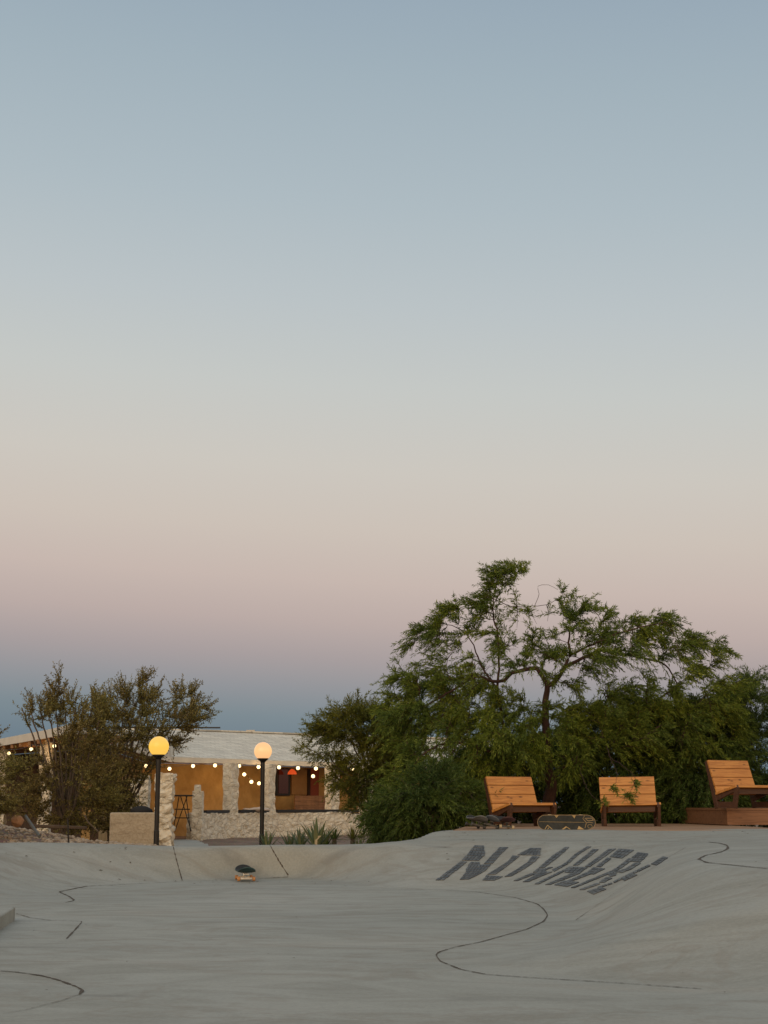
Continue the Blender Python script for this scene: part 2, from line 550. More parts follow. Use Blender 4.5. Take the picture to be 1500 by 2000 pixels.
def seg_dist(X, Y, poly, closed=False):
    d = np.full(X.shape, 1e9)
    n = len(poly)
    for i in range(n if closed else n - 1):
        ax, ay = poly[i][:2]; bx, by = poly[(i + 1) % n][:2]
        vx, vy = bx - ax, by - ay
        l2 = vx * vx + vy * vy + 1e-12
        t = np.clip(((X - ax) * vx + (Y - ay) * vy) / l2, 0, 1)
        d = np.minimum(d, (X - ax - t * vx) ** 2 + (Y - ay - t * vy) ** 2)
    return np.sqrt(d)


def inside(X, Y, poly):
    c = np.zeros(X.shape, dtype=bool)
    n = len(poly)
    for i in range(n):
        x1, y1 = poly[i][:2]; x2, y2 = poly[(i + 1) % n][:2]
        if y1 == y2: continue
        m = ((y1 > Y) != (y2 > Y)) & (X < (x2 - x1) * (Y - y1) / (y2 - y1) + x1)
        c ^= m
    return c


def sstep(t):
    t = np.clip(t, 0, 1)
    return t * t * (3 - 2 * t)


df = seg_dist(XX, YY, foot[::2])
dl = seg_dist(XX, YY, lip[::2])
in_floor = inside(XX, YY, foot)
in_lip = inside(XX, YY, lip)
W = np.zeros(XX.shape); S = np.zeros(XX.shape)
for q in lip[::4]:
    w = 1.0 / (((XX - q[0]) ** 2 + (YY - q[1]) ** 2) + 0.05) ** 2.5
    W += w; S += w * q[2]
zl = S / W
t = df / (df + dl + 1e-9)
ZC = np.where(in_floor, 0.0, np.where(in_lip, zl * (0.55 * sstep(t) + 0.45 * np.sin(t * math.pi / 2) ** 1.6), zl))
# the plateau keeps rising gently behind the lip of the mound up to the timber deck
gain = np.clip(0.545 - zl, 0, 1) * sstep((XX - 0.0) / 0.9) * sstep((YY - 14.0) / 5.0)
ZC = np.where(in_lip, ZC, ZC + gain * sstep(dl / 1.35))
# near-left pocket, a low cant that climbs to the left
pk = smooth_poly([F(-300, 1893), F(0, 1897), F(80, 1906), F(150, 1928), F(162, 1935), F(150, 1945), F(50, 1973), F(-150, 2010)], 0.1)
pin = inside(XX, YY, np.vstack([pk[:, :2], [[-5, 5.5]], [[-5, 8.5]]]))
ZC = ZC + np.where(pin, 0.075 * sstep(seg_dist(XX, YY, pk) / 1.3), 0)
for _ in range(5):       # trowelled soft
    Zp = np.pad(ZC, 1, mode='edge')
    ZC = (Zp[1:-1, 1:-1] * 2 + Zp[:-2, 1:-1] + Zp[2:, 1:-1] + Zp[1:-1, :-2] + Zp[1:-1, 2:]) / 6
ZC += 0.006 * np.sin(XX * 1.9 + 0.6 * YY) * np.sin(YY * 1.1 - 0.4 * XX + 1.0) * np.clip(df, 0, 1)
db = seg_dist(XX, YY, bound, True)
in_b = inside(XX, YY, bound)
ZC = ZC - np.where(in_b, 0, sstep(db / 0.12)) * 0.75


def zc(x, y):
    fx = np.clip((np.asarray(x) - GX0) / GS, 0, len(gx) - 1.001)
    fy = np.clip((np.asarray(y) - GY0) / GS, 0, len(gy) - 1.001)
    i = fx.astype(int); j = fy.astype(int)
    u = fx - i; v = fy - j
    return (ZC[j, i] * (1 - u) * (1 - v) + ZC[j, i + 1] * u * (1 - v) + ZC[j + 1, i] * (1 - u) * v + ZC[j + 1, i + 1] * u * v)


def G(px, py):
    """where the sight line of a photo pixel meets the concrete"""
    d = ray(px, py)
    d = d / d[1]
    s = np.arange(4.0, 23.0, 0.01)
    h = CAMZ + d[2] * s - zc(d[0] * s, s)
    k = np.argmax(h < 0) if (h < 0).any() else len(s) - 1
    y = s[k]
    if k > 0 and h[k] < 0:
        y = s[k - 1] + 0.01 * h[k - 1] / (h[k - 1] - h[k])
    return np.array([d[0] * y, y, float(zc(d[0] * y, y))])


nx, ny = len(gx), len(gy)
idx = np.arange(nx * ny).reshape(ny, nx)
quads = np.stack([idx[:-1, :-1], idx[:-1, 1:], idx[1:, 1:], idx[1:, :-1]], -1).reshape(-1, 4)
bowl = mesh_np('skate_bowl_ground', np.stack([XX, YY, ZC], -1).reshape(-1, 3), quads, MC, smooth=True)
tag(bowl, 'smooth grey concrete skate bowl with curved banks', 'ground', kind='structure')


# ------------------------------------------------------------------ desert ground, one sheet to the horizon
def zd(x, y):
    x = np.asarray(x, dtype=float); y = np.asarray(y, dtype=float)
    z = np.interp(y, [15, 20, 22, 25, 28, 36, 46, 70], [.27, .27, .27, .19, .09, -.02, -.17, -.15])
    z = z + 0.50 * np.exp(-(((x + 7.2) / 2.3) ** 2 + ((y - 23.4) / 2.3) ** 2))
    z = z + 0.02 * np.sin(x * 2.3 + y * .7) * np.sin(y * 1.9 - x * .6) + 0.012 * np.sin(x * 5.1 + 1) * np.sin(y * 4.3)
    return z


ax = np.unique(np.concatenate([np.linspace(-3000, -60, 10), np.linspace(-60, -14, 14), np.arange(-14, 14.01, 0.16), np.linspace(14, 60, 14), np.linspace(60, 3000, 10)]))
ay = np.unique(np.concatenate([np.linspace(-3000, -40, 8), np.linspace(-40, -10, 8), np.arange(-10, 30.01, 0.16), np.arange(30.2, 64, 0.6), np.linspace(64, 200, 14), np.linspace(200, 5000, 10)]))
DX, DY = np.meshgrid(ax, ay)
DZ = zd(DX, DY)
dbb = seg_dist(DX, DY, bound, True)
DZ = np.where(inside(DX, DY, bound), DZ - 0.05 - sstep(dbb / 0.4) * 1.1, DZ)
i2 = np.arange(DX.size).reshape(DX.shape)
dirt = mesh_np('desert_ground', np.stack([DX, DY, DZ], -1).reshape(-1, 3), np.stack([i2[:-1, :-1], i2[:-1, 1:], i2[1:, 1:], i2[1:, :-1]], -1).reshape(-1, 4), M_dirt, smooth=True)
tag(dirt, 'dry brown desert dirt around the bowl', 'ground', kind='structure')


# ------------------------------------------------------------------ joints in the concrete
def ribbon(name, pix, width, m, lift=0.0035, wob=0.0, label=None):
    pts = []
    for (a, b) in zip(pix[:-1], pix[1:]):
        n = max(2, int(math.hypot(b[0] - a[0], b[1] - a[1]) / 3))
        for k in range(n):
            t = k / n
            pts.append((a[0] + (b[0] - a[0]) * t, a[1] + (b[1] - a[1]) * t))
    pts.append(pix[-1])
    W3 = np.array([G(*p) for p in pts])
    if len(W3) > 6:
        W3[1:-1, :2] = (W3[:-2, :2] + 2 * W3[1:-1, :2] + W3[2:, :2]) / 4
    tn = np.gradient(W3[:, :2], axis=0)
    tn /= np.linalg.norm(tn, axis=1)[:, None] + 1e-9
    nr = np.stack([-tn[:, 1], tn[:, 0]], 1)
    w = width * (0.5 + wob * rng.uniform(-0.35, 0.35, len(W3)))
    A = W3[:, :2] + nr * w[:, None]; B = W3[:, :2] - nr * w[:, None]
    V = np.vstack([np.column_stack([A, zc(A[:, 0], A[:, 1]) + lift]), np.column_stack([B, zc(B[:, 0], B[:, 1]) + lift])])
    n = len(W3)
    Fc = np.array([[i, i + 1, n + i + 1, n + i] for i in range(n - 1)])
    o = mesh_np(name, V, Fc, m)
    tag(o, label or 'thin dark joint line in the concrete', 'joint', kind='structure')
    return o


ribbon('concrete_joint', [(338, 1653), (346, 1685), (356, 1720)], 0.010, M_joint, wob=1, label='straight joint running down the back bank left of the small board')
ribbon('concrete_joint', [(527, 1651), (546, 1684), (563, 1710)], 0.010, M_joint, wob=1, label='straight joint running down the back bank right of the small board')
ribbon('concrete_joint', [(170, 1731), (356, 1722), (450, 1720), (563, 1713)], 0.012, M_joint_faint, wob=1, label='faint seam along the foot of the back bank')
ribbon('concrete_joint', [(170, 1731), (115, 1742), (135, 1751), (146, 1759), (128, 1763)], 0.016, M_joint, wob=1, label='zigzag joint at the foot of the left bank')
ribbon('concrete_joint', [(32, 1785), (60, 1793), (100, 1798), (161, 1800), (146, 1817), (130, 1834)], 0.009, M_joint, wob=1, label='hooked joint beside the concrete ledge')
ribbon('concrete_joint', [(0, 1897), (30, 1899), (80, 1906), (115, 1915), (150, 1928), (162, 1935), (155, 1943)], 0.015, M_joint, wob=1, label='thick curved joint round the nearest pocket of floor')
ribbon('concrete_joint', [(155, 1943), (120, 1955), (50, 1973), (5, 1981)], 0.004, M_joint_faint, wob=1, label='hairline seam closing the nearest pocket')
ribbon('concrete_joint', [(1004, 1753), (1030, 1760), (1050, 1766), (1062, 1776), (1070, 1788), (1062, 1800), (1030, 1815), (990, 1826), (940, 1840), (890, 1850), (857, 1860), (851, 1866),
                          (860, 1878), (900, 1894), (950, 1904), (1050, 1911), (1200, 1920), (1370, 1932)], 0.0095, M_joint, wob=1, label='long snaking joint across the floor below the lettering')
ribbon('concrete_joint', [(1385, 1645), (1405, 1647), (1420, 1651), (1423, 1657), (1410, 1664), (1378, 1671), (1364, 1678), (1380, 1685), (1440, 1691), (1498, 1697)], 0.022, M_joint, wob=1, label='s shaped joint on top of the bank at the right')
ribbon('concrete_joint', [(1125, 1797), (1200, 1745), (1262, 1704), (1300, 1678), (1340, 1655)], 0.005, M_joint_faint, wob=1, label='faint diagonal valley seam right of the lettering')
ribbon('concrete_joint', [(745, 1736), (860, 1738), (930, 1742), (1004, 1753)], 0.010, M_joint_faint, wob=1, label='faint seam along the foot of the lettered bank')
ribbon('concrete_joint', [(880, 1640), (1000, 1641), (1200, 1643), (1385, 1645)], 0.012, M_joint_faint, wob=1, label='faint seam along the crest above the lettering')

# ------------------------------------------------------------------ NOWHERE set in dark tiles on the bank
tv, tf = [], []


def edge_at(poly, t):
    poly = np.array(poly, dtype=float)
    s = np.concatenate([[0], np.cumsum(np.linalg.norm(np.diff(poly, axis=0), axis=1))])
    s /= s[-1]
    return np.array([np.interp(t, s, poly[:, 0]), np.interp(t, s, poly[:, 1])])


def stroke(Lp, Rp, cols, rows, o, k):
    Lp = [(o[0] + x * k, o[1] + y * k) for x, y in Lp]
    Rp = [(o[0] + x * k, o[1] + y * k) for x, y in Rp]
    for r in range(rows):
        a0, b0 = edge_at(Lp, (r + .03) / rows), edge_at(Rp, (r + .03) / rows)
        a1, b1 = edge_at(Lp, (r + .86) / rows), edge_at(Rp, (r + .86) / rows)
        jit = rng.uniform(-0.7, 0.7)
        for c in range(cols):
            u0, u1 = (c + .05) / cols, (c + .90) / cols
            q = [a0 + (b0 - a0) * u0, a0 + (b0 - a0) * u1, a1 + (b1 - a1) * u1, a1 + (b1 - a1) * u0]
            base = len(tv)
            g = [G(p[0] + jit, p[1]) for p in q]
            for p in g: tv.append((p[0], p[1], p[2] + 0.009))
            for p in g: tv.append((p[0], p[1], p[2] - 0.01))
            tf.extend([(base, base + 3, base + 2, base + 1)] + [(base + i, base + (i + 1) % 4, base + 4 + (i + 1) % 4, base + 4 + i) for i in range(4)])


o1, k1 = (840, 1645), 260 / 1500
o2, k2 = (1000, 1645), 310 / 1500
N1 = [([(500, 40), (440, 115), (355, 212)], [(605, 42), (622, 110), (618, 150), (550, 215)], 5, 6),
      ([(350, 218), (200, 330), (60, 435)], [(425, 224), (290, 330), (155, 435)], 2, 8),
      ([(785, 60), (690, 160), (600, 250)], [(885, 60), (790, 150), (700, 250)], 4, 6),
      ([(460, 228), (420, 265)], [(560, 228), (565, 265)], 3, 2),
      ([(430, 268), (400, 320), (400, 345), (335, 428)], [(690, 252), (640, 315), (540, 375), (430, 425)], 7, 7),
      ([(1125, 70), (975, 150)], [(1250, 70), (1245, 155)], 6, 4),
      ([(925, 155), (880, 215), (770, 290), (635, 370)], [(1010, 160), (900, 250), (830, 305), (730, 370)], 3, 8),
      ([(635, 378), (590, 435)], [(825, 392), (720, 440)], 5, 3),
      ([(1150, 162), (1085, 240), (960, 320), (830, 398)], [(1240, 167), (1150, 250), (1020, 330), (910, 390)], 3, 8)]
N2 = [([(495, 50), (380, 135), (245, 248)], [(540, 50), (450, 140), (300, 248)], 2, 8),
      ([(710, 45), (590, 120), (490, 210), (370, 265)], [(755, 45), (630, 120), (530, 210), (390, 285)], 2, 8),
      ([(350, 240), (265, 274)], [(388, 240), (300, 276)], 1, 3),
      ([(245, 250), (190, 290)], [(300, 255), (330, 290)], 3, 2),
      ([(185, 296), (10, 370)], [(240, 298), (50, 370)], 2, 5),
      ([(240, 284), (185, 335), (100, 380)], [(385, 284), (280, 325), (155, 380)], 3, 5),
      ([(765, 70), (570, 225)], [(825, 72), (620, 225)], 2, 7),
      ([(905, 70), (690, 235)], [(985, 64), (735, 240)], 2, 8),
      ([(550, 235), (495, 292)], [(715, 242), (640, 302)], 4, 3),
      ([(545, 236), (205, 402)], [(580, 240), (250, 402)], 1, 8),
      ([(560, 298), (310, 408)], [(650, 298), (360, 408)], 2, 6),
      ([(1005, 65), (920, 145)], [(1155, 78), (1040, 160)], 4, 3),
      ([(900, 150), (790, 235)], [(940, 158), (835, 240)], 2, 4),
      ([(770, 242), (690, 302)], [(885, 255), (770, 310)], 4, 3),
      ([(700, 290), (510, 375)], [(750, 305), (550, 380)], 2, 4),
      ([(490, 368), (395, 410)], [(640, 382), (520, 428)], 4, 2),
      ([(1185, 100), (1130, 150)], [(1288, 112), (1262, 150)], 4, 3),
      ([(1130, 153), (1110, 185)], [(1262, 153), (1210, 195)], 4, 2),
      ([(1105, 155), (950, 270), (550, 437)], [(1150, 165), (1000, 272), (590, 437)], 2, 12),
      ([(1160, 198), (1080, 250), (975, 285)], [(1220, 202), (1140, 255), (1040, 295)], 2, 4),
      ([(890, 290), (930, 335)], [(990, 285), (980, 320)], 3, 2),
      ([(890, 335), (815, 385)], [(950, 345), (865, 388)], 2, 3),
      ([(800, 390), (630, 455)], [(840, 400), (680, 455)], 1, 4),
      ([(1425, 140), (1310, 212)], [(1475, 150), (1365, 225)], 3, 4),
      ([(1285, 218), (1110, 300), (950, 380)], [(1310, 228), (1130, 315), (962, 392)], 1, 9),
      ([(1130, 302), (1035, 352)], [(1190, 315), (1055, 374)], 3, 3),
      ([(940, 388), (800, 430)], [(948, 398), (812, 442)], 1, 3),
      ([(845, 430), (700, 470)], [(890, 450), (765, 500)], 3, 3)]
for Lp, Rp, c, r in N1: stroke(Lp, Rp, c, r, o1, k1)
for Lp, Rp, c, r in N2: stroke(Lp, Rp, c, r, o2, k2)
lt = mesh_np('tile_lettering', tv, tf, M_tile)
tag(lt, 'dark slate mosaic tiles spelling NOWHERE slanting down the concrete bank', 'lettering')


# ------------------------------------------------------------------ concrete ledge at the left edge
bm = bmesh.new()
A = np.array(PZ(29, 1797, 0.0)); zt = 0.0
Bq = PZ(0, 1818, 0.0)
dr = (Bq - A)[:2]; dr = dr / np.linalg.norm(dr)
A0 = A[:2]; A1 = A0 + dr * 2.2
lf = np.array([-1.0, 0.12]) * 1.6
pts = [A0, A1, A1 + lf, A0 + lf]
hs = 0.105
lo = [bm.verts.new((p[0], p[1], -0.05)) for p in pts]
hi = [bm.verts.new((p[0], p[1], hs)) for p in pts]
bm.faces.new(hi); bm.faces.new(lo[::-1])
for i in range(4): bm.faces.new((lo[i], lo[(i + 1) % 4], hi[(i + 1) % 4], hi[i]))
o = bm_obj('concrete_ledge', bm, MC, bevel=0.008)
tag(o, 'low square edged concrete ledge at the left edge of the bowl', 'ledge')

# ------------------------------------------------------------------ timber deck and platform
DZK = 0.545            # deck top: the mound top meets it
rt = empty('timber_deck', (3.4, 24.6, DZK))
bm = bmesh.new()
# boards run left-right; the deck narrows towards the left front corner
yb = 21.45
nb = 0
while yb < 28.9:
    x0 = 0.95 + (0.10 * (yb - 21.45))
    x1 = 5.75 + 0.02 * (yb - 21.45) + rng.uniform(-.01, .01)
    add_box(bm, ((x0 + x1) / 2 - 3.4, yb + .068 - 24.6, -0.018), (x1 - x0, .136, .036))
    yb += .142
bm_obj('deck_boards', bm, M_deck, rt)
bm = bmesh.new()
for xx in (1.8, 3.4, 5.2):
    add_beam(bm, (xx - 3.4, 22.4 - 24.6, -0.1), (xx - 3.4, 28.7 - 24.6, -0.1), .05, .12)
bm_obj('joists', bm, M_frame, rt)
tag(rt, 'low brown timber deck on the mound under the lounge benches', 'deck')
DECK = DZK

pc = PZ(1421, 1612.5, DECK)          # near corner of the platform
pcx, pcy = pc[0], pc[1]
pb = PZ(1312, 1607.5, DECK)
PT = 0.285
rt = empty('timber_platform', (pcx, pcy, DECK))
bm = bmesh.new()
ang = math.atan2(pb[1] - pcy, pb[0] - pcx)
ln = 3.1
dvec = np.array([math.cos(ang), math.sin(ang)])
qp = [np.array([0, 0]), np.array([3.6, -.05]), np.array([3.6, -.05]) + dvec * ln, dvec * ln]
lo = [bm.verts.new((p[0], p[1], 0.012)) for p in qp]; hi = [bm.verts.new((p[0], p[1], PT - .04)) for p in qp]
bm.faces.new(hi); bm.faces.new(lo[::-1])
for i in range(4): bm.faces.new((lo[i], lo[(i + 1) % 4], hi[(i + 1) % 4], hi[i]))
bm_obj('skirt_board', bm, M_plat, rt)
bm = bmesh.new()
n = 21
for i in range(n):
    t0, t1 = i / n * ln, (i + .94) / n * ln
    q = [qp[0] + dvec * t0 + np.array([-.012, -.01]), qp[1] + dvec * t0 + np.array([.0, -.01]), qp[1] + dvec * t1, qp[0] + dvec * t1 + np.array([-.012, 0])]
    lo = [bm.verts.new((p[0], p[1], PT - .038)) for p in q]; hi = [bm.verts.new((p[0], p[1], PT)) for p in q]
    bm.faces.new(hi); bm.faces.new(lo[::-1])
    for j in range(4): bm.faces.new((lo[j], lo[(j + 1) % 4], hi[(j + 1) % 4], hi[j]))
bm_obj('platform_boards', bm, M_plat, rt)
tag(rt, 'raised reddish timber platform at the right under the highest bench', 'platform')


# ------------------------------------------------------------------ benches
def make_bench():
    root = empty('lounge_bench')
    Wd = 0.90
    # seat: three boards rising to the front
    bm = bmesh.new()
    f = Vector((0, -.34, .355)); bk = Vector((0, .15, .235))
    d = (bk - f); n3 = 3
    up = Vector((0, -d.z, d.y)).normalized()
    rot = Matrix((Vector((1, 0, 0)), d.normalized(), Vector((1, 0, 0)).cross(d.normalized()))).transposed()
    for i in range(n3):
        c = f + d * ((i + .5) / n3)
        add_box(bm, c, (Wd + .03, d.length / n3 - .008, .04), rot)
    bm_obj('seat', bm, M_cedar, root, bevel=0.003)
    # backrest: four boards
    bm = bmesh.new()
    b0 = Vector((0, .115, .215)); b1 = Vector((0, .325, .79))
    d = b1 - b0
    rot = Matrix((Vector((1, 0, 0)), d.normalized(), Vector((1, 0, 0)).cross(d.normalized()))).transposed()
    for i in range(4):
        c = b0 + d * ((i + .5) / 4)
        add_box(bm, c, (Wd, d.length / 4 - .009, .036), rot)
    bm_obj('backrest', bm, M_cedar, root, bevel=0.003)
    for s in (-1, 1):
        bm = bmesh.new()
        x = s * (Wd / 2 - .03)
        xo = s * (Wd / 2 + .0)
        add_beam(bm, (x, -.345, .335), (x, .19, .150), .04, .085)            # seat rail
        add_beam(bm, (x + s * .012, -.33, .345), (x + s * .012, -.265, 0.0), .045, .085)           # front leg
        add_beam(bm, (x, -.28, .055), (x, .20, .055), .04, .10)              # ground rail
        add_beam(bm, (x + s * .006, .155, .0), (x + s * .006, .355, .77), .04, .085)              # back upright
        bm_obj('side_frame', bm, M_frame, root, bevel=0.003)
    bm = bmesh.new()
    add_box(bm, (0, -.27, .27), (Wd - .15, .035, .08))
    bm_obj('front_rail', bm, M_frame, root)
    tag(root, 'cedar lounge bench', 'bench', 'slatted cedar lounge benches')
    return root


b1 = make_bench()
b1.location = (2.20, 25.2, DECK)
b1.rotation_euler.z = R(31)
b1['label'] = 'leftmost cedar lounge bench in front of the tree trunk, turned to the right'
b2 = copy_tree(b1)
b2.location = (3.985, 25.35, DECK); b2.rotation_euler = (0, R(-.8), R(-3))
b2['label'] = 'middle cedar lounge bench facing straight forward with leaf sprigs across its back'
b3 = copy_tree(b1)
b3.location = (5.965, 26.0, DECK + PT); b3.rotation_euler.z = R(31)
b3['label'] = 'highest cedar lounge bench standing on the raised timber platform'


# ------------------------------------------------------------------ skateboards
def deck_outline(Lh, Wh, n=10):
    pts = []
    r = Wh
    cx = Lh - r * 1.15
    for i in range(n + 1):
        a = -math.pi / 2 + math.pi * i / n
        pts.append((cx + 1.15 * r * math.cos(a), r * math.sin(a)))
    for i in range(n + 1):
        a = math.pi / 2 + math.pi * i / n
        pts.append((-cx + 1.15 * r * math.cos(a), r * math.sin(a)))
    return pts


def make_board(grip_m, wood_m, wheel_m, metal_m, label):
    """long axis X, top +Z, wheels touch z=0"""
    root = empty('skateboard')
    Lh, Wh, zt = 0.40, 0.103, 0.106

    def kick(x):
        k = max(0, abs(x) - 0.25)
        return k * k * 2.2 + k * 0.10

    def sheet(scale, z0, z1, m, name):
        bm = bmesh.new()
        n = 26
        rows = []
        out = deck_outline(Lh * scale if scale == 1 else Lh - .006, Wh if scale == 1 else Wh - .006, 12)
        L2 = Lh if scale == 1 else Lh - .006
        W2 = Wh if scale == 1 else Wh - .006
        for i in range(n + 1):
            x = -L2 + 2 * L2 * (0.5 - 0.5 * math.cos(math.pi * i / n))
            r = W2 * 1.15
            cx = L2 - r
            e = max(0, abs(x) - cx) / r
            w = W2 * math.sqrt(max(0.0004, 1 - e * e))
            rows.append([(x, w * u) for u in (-1, -.6, 0, .6, 1)])
        top = [[bm.verts.new((x, y, z1 + kick(x) + .012 * (y / W2) ** 2)) for x, y in r] for r in rows]
        bot = [[bm.verts.new((x, y, z0 + kick(x) + .012 * (y / W2) ** 2)) for x, y in r] for r in rows]
        for i in range(n):
            for j in range(4):
                bm.faces.new((top[i][j], top[i + 1][j], top[i + 1][j + 1], top[i][j + 1]))
                bm.faces.new((bot[i][j + 1], bot[i + 1][j + 1], bot[i + 1][j], bot[i][j]))
            for j in (0, 4):
                bm.faces.new((top[i][j], bot[i][j], bot[i + 1][j], top[i + 1][j]))
        for i in (0, n):
            for j in range(4):
                bm.faces.new((top[i][j], top[i][j + 1], bot[i][j + 1], bot[i][j]))
        return bm_obj(name, bm, m, root, smooth=False)

    sheet(1, zt - .012, zt, wood_m, 'deck')
    sheet(.99, zt + .0015, zt + .003, grip_m, 'grip_tape')
    for s in (-1, 1):
        bm = bmesh.new()
        x = s * .215
        add_box(bm, (x, 0, zt - .024), (.08, .055, .012))
        add_cyl(bm, (x, 0, zt - .02), (x - s * .012, 0, .045), .018, .012, 8)
        add_cyl(bm, (x, -.092, .027), (x, .092, .027), .009, seg=8)
        add_beam(bm, (x, -.068, .032), (x, .068, .032), .03, .022)
        tr = bm_obj('truck', bm, metal_m, root)
        for q in (-1, 1):
            bm = bmesh.new()
            add_cyl(bm, (x, q * .072, .027), (x, q * .106, .027), .027, .027, 16)
            wh = bm_obj('wheel', bm, wheel_m, tr, bevel=0.004)
    tag(root, label, 'skateboard', 'skateboards')
    return root


M_grip = m_simple('worn_black_grip', (0.052, 0.055, 0.052), (0.030, 0.032, 0.030), 12, 0.95, 0, 0.3, 0.002)
M_gripb = m_simple('black_grip', (0.02, 0.021, 0.022), None, 12, 0.95)
M_ply = m_simple('maple_ply', (0.46, 0.33, 0.18), (0.36, 0.24, 0.12), 12, 0.5)
M_ply_grey = m_simple('grey_board_paint', (0.21, 0.215, 0.22), (0.08, 0.085, 0.09), 10, 0.6)
M_ply_blue = m_simple('slate_blue_board_paint', (0.17, 0.19, 0.22), (0.07, 0.08, 0.10), 10, 0.6)
M_ply_teal = m_simple('teal_board_paint', (0.022, 0.072, 0.078), (0.010, 0.032, 0.036), 10, 0.45)
M_ply_red = m_simple('maroon_board_paint', (0.085, 0.020, 0.028), (0.04, 0.014, 0.018), 10, 0.5)
M_wheel = m_simple('cream_urethane', (0.62, 0.52, 0.34), (0.5, 0.38, 0.22), 12, 0.45)
M_wheel_o = m_simple('amber_urethane', (0.62, 0.30, 0.11), (0.45, 0.2, 0.08), 12, 0.4)
M_alu = m_simple('cast_aluminium', (0.72, 0.72, 0.70), (0.5, 0.5, 0.5), 20, 0.35, 0.7)
M_tan = m_simple('tan_marking', (0.50, 0.36, 0.17), (0.40, 0.27, 0.12), 20, 0.8)

# the one lying in the bowl, nose to the camera
sb = make_board(M_gripb, M_ply_teal, M_wheel_o, M_alu, 'dark teal skateboard parked alone on its wheels on the bowl floor')
g = PZ(481, 1722, 0)
hd = np.array([math.sin(R(9)), -math.cos(R(9))])
mid = g[:2] - hd * .215
zf, zr = float(zc(*(mid + hd * .215))), float(zc(*(mid - hd * .215)))
sb.location = (mid[0], mid[1], (zf + zr) / 2 + .006)
sb.rotation_euler = (0, math.atan2(zr - zf, .43), R(-81))

# the one standing on its edge at the front of the deck, grip side showing
rt = make_board(M_grip, M_ply, M_wheel, M_alu, 'long skateboard standing on its side edge showing black grip with tan triangles')
yb = 21.62
cx = (1098.5 - 750) / FPX * yb
rt.location = (cx, yb + 0.118, DECK + .103)
rt.rotation_euler = (R(90), 0, 0)


def flat_tri(bm, pts, z=.1116):
    vs = [bm.verts.new((x, y, z + (max(0, abs(x) - .25)) ** 2 * 2.2 + max(0, abs(x) - .25) * .10 + .012 * (y / .097) ** 2)) for x, y in pts]
    bm.faces.new(vs)


def thick_line(bm, pts, w=.004):
    for (a, b) in zip(pts[:-1], pts[1:]):
        n = max(1, int(math.hypot(b[0] - a[0], b[1] - a[1]) / .03))
        dx, dy = b[0] - a[0], b[1] - a[1]
        l = math.hypot(dx, dy); nx_, ny_ = -dy / l * w / 2, dx / l * w / 2
        for i in range(n):
            p = (a[0] + dx * i / n, a[1] + dy * i / n); q = (a[0] + dx * (i + 1) / n, a[1] + dy * (i + 1) / n)
            flat_tri(bm, [(p[0] - nx_, p[1] - ny_), (q[0] - nx_, q[1] - ny_), (q[0] + nx_, q[1] + ny_), (p[0] + nx_, p[1] + ny_)])


ux = lambda X: (X - 1065) / 610 * .80      # zoom px -> board x
uy = lambda Y: (257 - Y) / 165 * .20
T = lambda pts: [(ux(a), uy(b)) for a, b in pts]
bm = bmesh.new()
flat_tri(bm, T([(943, 178), (965, 205), (990, 178)])[::-1])
bm_obj('grip_marking', bm, M_tan, rt)
bm = bmesh.new()
flat_tri(bm, T([(1128, 178), (1155, 213), (1168, 178)])[::-1])
bm_obj('grip_marking', bm, M_tan, rt)
bm = bmesh.new()
thick_line(bm, T([(840, 334), (870, 288), (920, 334)]), .008)
bm_obj('grip_marking', bm, M_tan, rt)
bm = bmesh.new()
thick_line(bm, T([(868, 334), (885, 315)]), .008)
bm_obj('grip_marking', bm, M_tan, rt)
bm = bmesh.new()
flat_tri(bm, T([(1018, 334), (1062, 300), (1070, 312), (1040, 334)]))
bm_obj('grip_marking', bm, M_tan, rt)
bm = bmesh.new()
thick_line(bm, T([(1062, 302), (1108, 334)]), .008)
bm_obj('grip_marking', bm, M_tan, rt)
bm = bmesh.new()
flat_tri(bm, T([(1182, 334), (1198, 296), (1255, 334)]))
bm_obj('grip_marking', bm, M_tan, rt)
bm = bmesh.new()
thick_line(bm, T([(780, 248), (960, 252), (1262, 256)]), .0035)
bm_obj('grip_marking', bm, M_tan, rt)
bm = bmesh.new()
thick_line(bm, T([(1262, 182), (1243, 212), (1280, 262), (1262, 320)]), .005)
bm_obj('grip_marking', bm, M_tan, rt)
bm = bmesh.new()
thick_line(bm, T([(1262, 212), (1335, 208), (1350, 232), (1300, 240), (1275, 222)]), .006)
bm_obj('grip_marking', bm, M_tan, rt)
bm = bmesh.new()
thick_line(bm, T([(1275, 262), (1310, 255), (1345, 262)]), .005)
bm_obj('grip_marking', bm, M_tan, rt)
bm = bmesh.new()
thick_line(bm, T([(1290, 300), (1300, 282), (1330, 282), (1338, 305), (1320, 322), (1298, 318), (1290, 300)]), .004)
bm_obj('grip_marking', bm, M_tan, rt)

